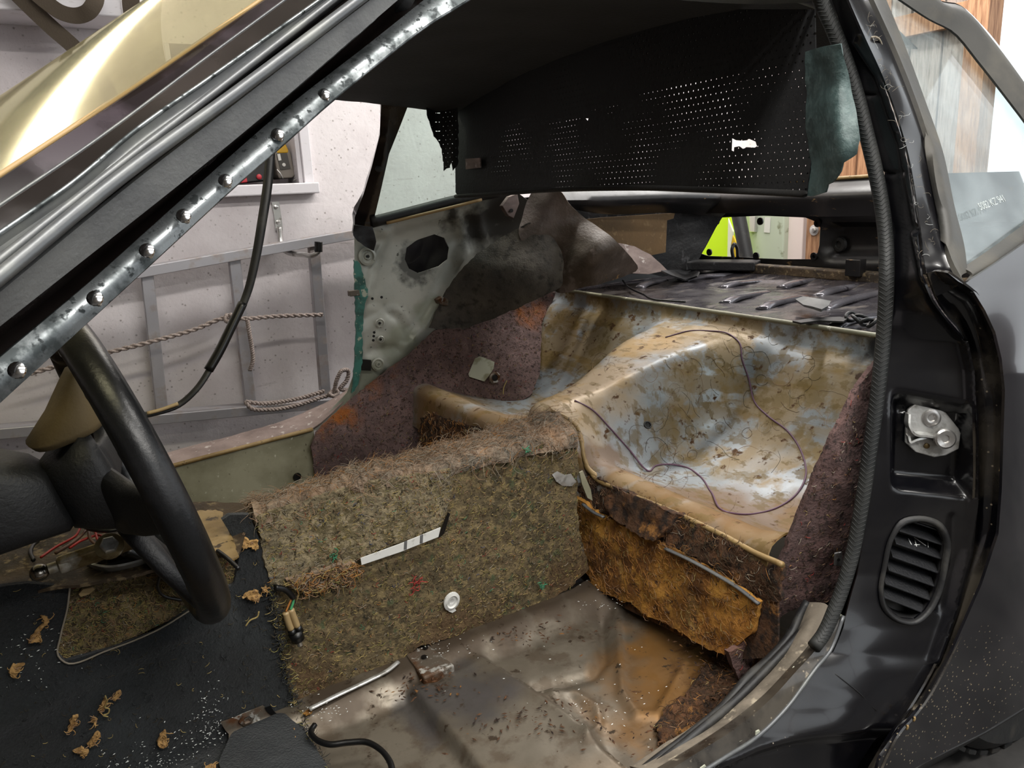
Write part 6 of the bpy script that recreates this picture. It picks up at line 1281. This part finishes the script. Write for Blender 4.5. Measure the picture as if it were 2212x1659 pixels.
flakes('rust_crumbs', [(1540, 1390, 40, 25), (1480, 1600, 50, 30), (1530, 1470, 30, 40), (1200, 1560, 120, 30), (1140, 1365, 100, 14), (900, 1470, 60, 20)], 700, 'rotfoam', 'brown rust and foam crumbs over the floor pan', lambda x, y: at(x, y, z=.226), (.0015, .006), 4)
rfl = thing('rotten_felt_clump', 'dark rotten felt clump on the floor by the nearest sill', 'felt', at(1500, 1570, z=.21))
rfb_ = panel('wad', [(1418, 1560), (1440, 1530), (1480, 1500), (1520, 1440), (1560, 1410), (1590, 1425), (1600, 1480), (1570, 1530), (1520, 1580), (1460, 1630), (1430, 1610)], lambda x, y: at(x, y, z=.215), M['rotfoam'], rfl, 8, thick=.01, bump=.012, bscale=40, jag=4)
fibres('fibre', sample(rfb_, 350, R_), FIB, [.5, 1, 5, 0, 0, 0, 0, 0, 1, 10], rfl, L=(.01, .025), r=.0004, lift=.003, seed=61)
# ---- odds and ends on the cargo floor
def oncargo(x, y, h=.012): return at(x, y, z=CZ+h)
mt = thing('rubber_offcut', 'grey rubber offcut lying across the luggage floor ribs', 'offcut', oncargo(1757, 655))
panel('sheet', [(1718, 646), (1735, 640), (1770, 645), (1795, 650), (1790, 660), (1775, 668), (1755, 662), (1735, 658)], lambda x, y: oncargo(x, y, .03+.012*math.sin(x/25)), M['matte'], mt, 7, thick=.006)
mt2 = thing('plastic_trim_piece', 'black plastic trim piece at the back of the luggage floor', 'trim', oncargo(1470, 592))
panel('sheet', [(1428, 584), (1470, 582), (1510, 586), (1505, 596), (1480, 604), (1450, 594)], lambda x, y: oncargo(x, y, .03+.02*math.sin(x/16)), M['plastic'], mt2, 6, thick=.005)
wire('black_wire', [(1345, 606), (1360, 622), (1390, 636), (1420, 648), (1450, 650), (1480, 652)], .003, M['wire_black'], 'black wire straggling over the luggage floor beside the brown flap', oncargo)
st_ = thing('rubber_strap', 'flat dark rubber strap at the front of the luggage floor', 'strap', oncargo(1780, 690))
panel('sheet', [(1712, 693), (1760, 686), (1815, 684), (1830, 688), (1822, 694), (1770, 692), (1730, 697)], lambda x, y: oncargo(x, y, .016), M['rubber_dark'], st_, 7, thick=.004)
ch2 = thing('chain_links', 'small heap of metal links by the pillar on the luggage floor', 'chain', oncargo(1860, 690))
for k, (x, y) in enumerate(((1838, 684), (1850, 690), (1862, 688), (1872, 696), (1884, 698))):
    p = oncargo(x, y, .018); r_ = .014; d1 = Vector((math.cos(k), math.sin(k), .2)); d2 = Vector((-math.sin(k)*.5, math.cos(k)*.5, .5))
    tube('link', [p+d1*r_*math.cos(a)+d2*r_*math.sin(a) for a in [i*math.pi/5 for i in range(10)]], .004, M['tar'], ch2, n=24, closed=True)
# ---- things seen through the lamp opening
BX = 2.66
nb = thing('hi_vis_bag', 'neon yellow bag standing behind the car, seen through the lamp opening', 'bag', at(1560, 560, x=BX)-Vector((0, 0, at(1560, 560, x=BX).z)))
zz = .42
def bag(poly, m, nm, X, th=.16):
    prism(nm, [at(x, y, x=X) for x, y in poly], (th, 0, 0), M[m], nb, bev=.01)
bag([(1520, 640), (1505, 560), (1535, 500), (1550, 462), (1574, 455), (1595, 520), (1602, 560), (1600, 640)], 'neon', 'body', BX)
bag([(1572, 470), (1584, 500), (1580, 560), (1570, 560)], 'neon_w', 'pale_band', BX-.006, .01)
bag([(1582, 505), (1598, 540), (1594, 558), (1578, 560), (1577, 530)], 'orange', 'amber_patch', BX-.006, .01)
pp = thing('plastic_tube', 'black plastic drain tube standing beside the neon bag', 'pipe', Vector((2.6, 2.42, 0)))
tube('pipe', [at(1575, 380, x=2.6), at(1596, 470, x=2.6), at(1606, 520, x=2.6), at(1616, 580, x=2.6), at(1622, 640, x=2.6)], .03, M['rubber_dark'], pp, seg=14)
tube('foot', [at(1622, 638, x=2.6), Vector((at(1622, 640, x=2.6).x, at(1622, 640, x=2.6).y, 0))], .03, M['rubber_dark'], pp, seg=14, n=3)
cb_ = thing('metal_cabinet', 'pale green metal cabinet with a steel catch behind the car', 'cabinet', Vector((2.8, 2.4, 0)))
y0, y1 = at(1693, 500, x=2.72).y, at(1608, 500, x=2.72).y
box('body', (2.87, (y0+y1)/2, .5), (.3, y1-y0, 1.0), M['palegreen'], cb_, bev=.006)
box('catch', at(1628, 484, x=2.715), (.02, .035, .07), M['steel'], cb_)
prism('paper_sticker', [at(x, y, x=2.716) for x, y in ((1652, 470), (1664, 470), (1662, 503), (1650, 502))], (.003, 0, 0), M['paper'], cb_)
po = thing('painted_post', 'pale pink painted post beside the green cabinet', 'post', Vector((2.8, 2.2, 0)))
y0, y1 = at(1737, 500, x=2.75).y, at(1694, 500, x=2.75).y
box('shaft', (2.78, (y0+y1)/2, .52), (.06, y1-y0-.01, 1.04), M['pinkpost'], po, bev=.004); box('foot_plate', (2.78, (y0+y1)/2, .01), (.12, y1-y0+.03, .02), M['steel'], po)
wp = thing('timber_post', 'brown timber post with a round bolt behind the car', 'post', Vector((2.75, 2.1, 0)))
y0, y1 = at(1790, 500, x=2.72).y, at(1740, 500, x=2.72).y
box('shaft', (2.75, (y0+y1)/2, .52), (.06, y1-y0-.006, 1.04), M['plank'], wp, bev=.003)
lathe('bolt', [(.022, 0), (.022, .006), (.012, .008), (.012, .018), (.004, .02)], at(1760, 497, x=2.718), (-1, 0, 0), M['steel'], wp, 14)
